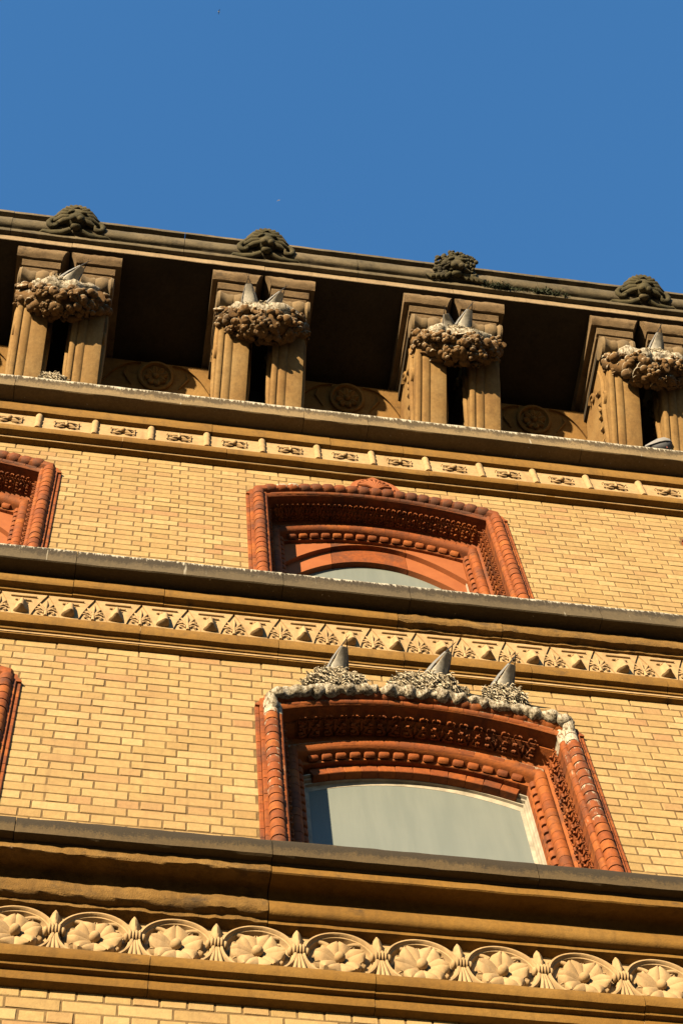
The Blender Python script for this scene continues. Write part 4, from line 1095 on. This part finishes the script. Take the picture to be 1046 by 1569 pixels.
# ------------------------------------------------------------------ birds
def kite_mesh():
    """kittiwake sitting, head towards -x, tail towards +x; z up, belly at 0"""
    b = MB(); prof = [(-0.185, 0.088, 0.004), (-0.175, 0.094, 0.022), (-0.155, 0.098, 0.034), (-0.130, 0.094, 0.037), (-0.105, 0.084, 0.042), (-0.07, 0.070, 0.058), (-0.02, 0.062, 0.066), (0.03, 0.062, 0.062), (0.08, 0.066, 0.052), (0.12, 0.070, 0.043), (0.16, 0.073, 0.033), (0.20, 0.076, 0.025), (0.245, 0.079, 0.018), (0.250, 0.079, 0.014)]
    n = 16; vs = []; fs = []
    for x, z, r in prof:
        fl = 1.0 if x < 0.05 else max(0.12, 1 - (x - 0.05) * 6.0)
        for k in range(n):
            a = 2 * PI * k / n; vs.append((x, r * math.cos(a) * (1 if x < 0.1 else 1.25), z + r * fl * math.sin(a)))
    for j in range(len(prof) - 1):
        for k in range(n): fs.append((j * n + k, j * n + (k + 1) % n, (j + 1) * n + (k + 1) % n, (j + 1) * n + k))
    fs += [tuple(range(n))[::-1], tuple(range((len(prof) - 1) * n, len(prof) * n))]
    return b.add(vs, fs).mesh('body', 'white_f', 60)
def wing_mesh(sg, black):
    b = MB(); st = [(-0.09, 0.045, 0.092, 0.016), (-0.04, 0.066, 0.094, 0.032), (0.03, 0.069, 0.095, 0.034), (0.09, 0.063, 0.095, 0.029), (0.15, 0.052, 0.096, 0.022), (0.20, 0.037, 0.098, 0.016), (0.245, 0.022, 0.100, 0.012)]
    if black: st = [(0.235, 0.021, 0.0985, 0.0125), (0.265, 0.013, 0.101, 0.011), (0.295, 0.002, 0.103, 0.009), (0.33, -0.012, 0.106, 0.003)]
    n = 10; vs = []; fs = []
    for x, y, z, r in st:
        for k in range(n):
            a = 2 * PI * k / n; vs.append((x, sg * (y + r * 0.28 * math.cos(a)), z + r * math.sin(a) - 0.006))
    for j in range(len(st) - 1):
        for k in range(n): fs.append((j * n + k, j * n + (k + 1) % n, (j + 1) * n + (k + 1) % n, (j + 1) * n + k))
    fs += [tuple(range(n))[::-1], tuple(range((len(st) - 1) * n, len(st) * n))]
    return b.add(vs, fs).mesh('wing', 'black_f' if black else 'grey_f', 60)
BODY = kite_mesh(); WING = [wing_mesh(-1, False), wing_mesh(1, False)]; TIP = [wing_mesh(-1, True), wing_mesh(1, True)]
b = MB(); b.tube([(-0.180, 0, 0.092), (-0.205, 0, 0.089), (-0.222, 0, 0.084)], [0.010, 0.008, 0.002], 8); BEAK = b.mesh('beak', 'beak', 50)
b = MB(); b.sphere((-0.160, -0.031, 0.104), 0.0045); b.sphere((-0.160, 0.031, 0.104), 0.0045); EYES = b.mesh('eyes', 'black_f', 60)
def kittiwake(loc, yaw, pitch, label, sc=1.0):
    K = empty('kittiwake', loc); K.rotation_euler = Matrix.Rotation(yaw, 3, 'Z').to_4x4().to_3x3().__matmul__(Matrix.Rotation(-pitch, 3, 'Y')).to_euler(); K.scale = (sc, sc, sc)
    tag(K, label, 'seabird', 'kittiwakes sitting on their nests')
    place('body', BODY, K)
    for k in (0, 1):
        wg = place('wing', WING[k], K); place('wing_tip', TIP[k], wg)
    place('beak', BEAK, K); place('eyes', EYES, K)
    return K
Y = math.radians
# yaw -90 deg turns the tail straight out of the wall
kittiwake((1.575, -0.030, hood_z(1.575) + 0.066), Y(-80), Y(13), 'grey and white seabird on the left nest of the lower window hood', 0.86)
kittiwake((2.120, -0.030, hood_z(2.13) + 0.068), Y(-68), Y(13), 'grey and white seabird on the middle nest of the lower window hood', 0.9)
kittiwake((2.490, -0.028, hood_z(2.5) + 0.062), Y(-74), Y(13), 'grey and white seabird on the right nest of the lower window hood', 0.88)
kittiwake((BRX[1] - 0.03, -0.650, 6.205), Y(-50), Y(12), 'pale seabird with raised tail on the leftmost bracket\'s nest')
kittiwake((BRX[2] - 0.10, -0.650, 6.205), Y(-100), Y(18), 'seabird with upright pale tail, left of the pair on the second bracket', 0.95)
kittiwake((BRX[2] + 0.02, -0.640, 6.190), Y(-62), Y(8), 'seabird with short pale tail, right of the pair on the second bracket', 0.9)
kittiwake((BRX[3] + 0.015, -0.650, 6.205), Y(-74), Y(20), 'seabird with broad white tail, right of the pair on the third bracket')
kittiwake((BRX[3] - 0.045, -0.620, 6.215), Y(-110), Y(6), 'seabird with slim white tail, left of the pair on the third bracket', 0.85)
kittiwake((BRX[4] + 0.05, -0.650, 6.205), Y(-86), Y(16), 'pale seabird on the nest of the bracket cut by the right edge', 0.95)

# pigeon on the top ledge
Pg = empty('pigeon', (4.290, -0.185, 5.553)); Pg.rotation_euler = (0, 0, Y(172)); Pg.scale = (0.82, 0.88, 0.88); tag(Pg, 'slate grey pigeon huddled on the white ledge at the right edge', 'pigeon')
b = MB(); prof = [(-0.125, 0.150, 0.006), (-0.118, 0.152, 0.022), (-0.10, 0.152, 0.030), (-0.085, 0.140, 0.034), (-0.068, 0.118, 0.046), (-0.04, 0.092, 0.064), (0.0, 0.080, 0.070), (0.05, 0.072, 0.062), (0.095, 0.064, 0.045), (0.14, 0.054, 0.030), (0.19, 0.044, 0.024), (0.21, 0.040, 0.020)]
n = 16; vs = []; fs = []
for x, z, r in prof:
    for k in range(n):
        a = 2 * PI * k / n; vs.append((x, r * math.cos(a) * 0.92, z + r * math.sin(a) * (1 if x < 0.1 else 0.4)))
for j in range(len(prof) - 1):
    for k in range(n): fs.append((j * n + k, j * n + (k + 1) % n, (j + 1) * n + (k + 1) % n, (j + 1) * n + k))
fs += [tuple(range(n))[::-1], tuple(range((len(prof) - 1) * n, len(prof) * n))]
place('body', MB().add(vs, fs).mesh('body', 'pigeon', 60), Pg)
for sg in (-1, 1):
    b = MB(); st = [(-0.05, 0.058, 0.092, 0.022), (0.0, 0.068, 0.090, 0.040), (0.06, 0.060, 0.082, 0.038), (0.12, 0.042, 0.070, 0.026), (0.185, 0.022, 0.056, 0.010)]
    vs = []; fs = []; n = 10
    for x, y, z, r in st:
        for k in range(n):
            a = 2 * PI * k / n; vs.append((x, sg * (y + r * 0.28 * math.cos(a)), z + r * math.sin(a)))
    for j in range(len(st) - 1):
        for k in range(n): fs.append((j * n + k, j * n + (k + 1) % n, (j + 1) * n + (k + 1) % n, (j + 1) * n + k))
    fs += [tuple(range(n))[::-1], tuple(range((len(st) - 1) * n, len(st) * n))]
    place('wing', MB().add(vs, fs).mesh('wing', 'pigeon_pale', 60), Pg)
    place('leg', MB().tube([(-0.005, sg * 0.022, 0.03), (-0.008, sg * 0.022, 0.0)], 0.005, 6).mesh('leg', 'pink', 50), Pg)
place('beak', MB().tube([(-0.122, 0, 0.150), (-0.145, 0, 0.146)], [0.006, 0.002], 6).mesh('beak', 'lead', 50), Pg)

# two gulls far up in the open sky
def gull(px, py, dist, ang, label, sc):
    d = (RGT * ((px - 523) / 3003) - UPV * ((py - 784.5) / 3003) + FWD); p = CAM + d * dist
    G_ = empty('gull', p); G_.rotation_euler = (0.5, 0.35, ang); G_.scale = (sc, sc, sc)
    tag(G_, label, 'gull', 'gulls in the sky')
    b = MB(); b.tube([(-0.22, 0, 0), (-0.17, 0, 0.01), (-0.08, 0, 0), (0.06, 0, 0), (0.16, 0, 0.01), (0.22, 0, 0.01)], [0.006, 0.03, 0.05, 0.055, 0.03, 0.02], 10); place('body', b.mesh('body', 'white_f', 60), G_)
    for sg in (-1, 1):
        b = MB(); L = [(-0.02, sg * 0.03, 0.01, 0.10), (-0.05, sg * 0.22, 0.06, 0.085), (0.0, sg * 0.42, 0.05, 0.055), (0.07, sg * 0.60, 0.02, 0.012)]
        vs = []
        for x, y, z, w_ in L: vs += [(x - w_ * 0.6, y, z), (x, y, z + 0.008), (x + w_, y, z - 0.004)]
        vs += [(x, y, z - 0.012) for x, y, z in vs[:]]
        fs = []
        for j in range(3):
            a = j * 3
            for k in (0, 1):
                fs.append((a + k, a + k + 1, a + k + 4, a + k + 3)); fs.append((12 + a + k, 12 + a + k + 3, 12 + a + k + 4, 12 + a + k + 1))
            fs.append((a, a + 3, a + 15, a + 12)); fs.append((a + 2, a + 14, a + 17, a + 5))
        fs += [(0, 12, 13, 1), (1, 13, 14, 2), (9, 10, 22, 21), (10, 11, 23, 22)]
        place('wing', b.add(vs, fs).mesh('wing', 'white_f', 40), G_)
gull(335.5, 18, 330, 0.3, 'white gull soaring highest in the open sky, near the top edge', 1.0)
gull(426.5, 307, 420, 1.2, 'tiny pale gull in the sky low above the cornice', 0.8)

# weeds rooted in the cornice
def weed(loc, rx, label, seed):
    P_ = empty('weed', loc); tag(P_, label, 'plant', 'weeds growing on the cornice'); r = random.Random(seed)
    b = MB(); st = MB()
    for k in range(80):
        x = r.gauss(0, 0.42) * rx; a = r.uniform(-1, 1); L = r.uniform(0.04, 0.10)
        p0 = Vector((x, r.uniform(-0.01, 0.02), 0)); p2 = p0 + Vector((math.sin(a) * L * 0.7, -r.uniform(0.01, 0.05), L * math.cos(a) * r.uniform(0.2, 1)))
        st.tube([p0, (p0 + p2) / 2 + Vector((0, -0.01, 0.006)), p2], [0.002, 0.0017, 0.001], 4)
        for q in range(9):
            t = r.uniform(0.2, 1.05); c_ = p0.lerp(p2, t); m = (Matrix.Rotation(r.uniform(0, 6.28), 3, 'X') @ Matrix.Rotation(r.uniform(0, 6.28), 3, 'Y') @ Matrix.Rotation(r.uniform(0, 6.28), 3, 'Z')); l = r.uniform(0.012, 0.026)
            b.add([c_ + m @ Vector(v) for v in ((0, 0, 0), (l * 0.5, l * 0.28, l * 0.1), (l, 0, 0), (l * 0.5, -l * 0.28, l * 0.1))], [(0, 1, 2, 3)])
    o = place('foliage', b.mesh('foliage', 'leaf', 0), P_); o['kind'] = 'stuff'
    place('stems', st.mesh('stems', 'leaf', 50), P_)
weed((3.09, -0.885, 6.915), 0.17, 'dark green weed in the cornice beside the curly lion mask', 3)
weed((3.46, -0.885, 6.915), 0.19, 'bushier dark green weed in the cornice midway between two masks', 4)
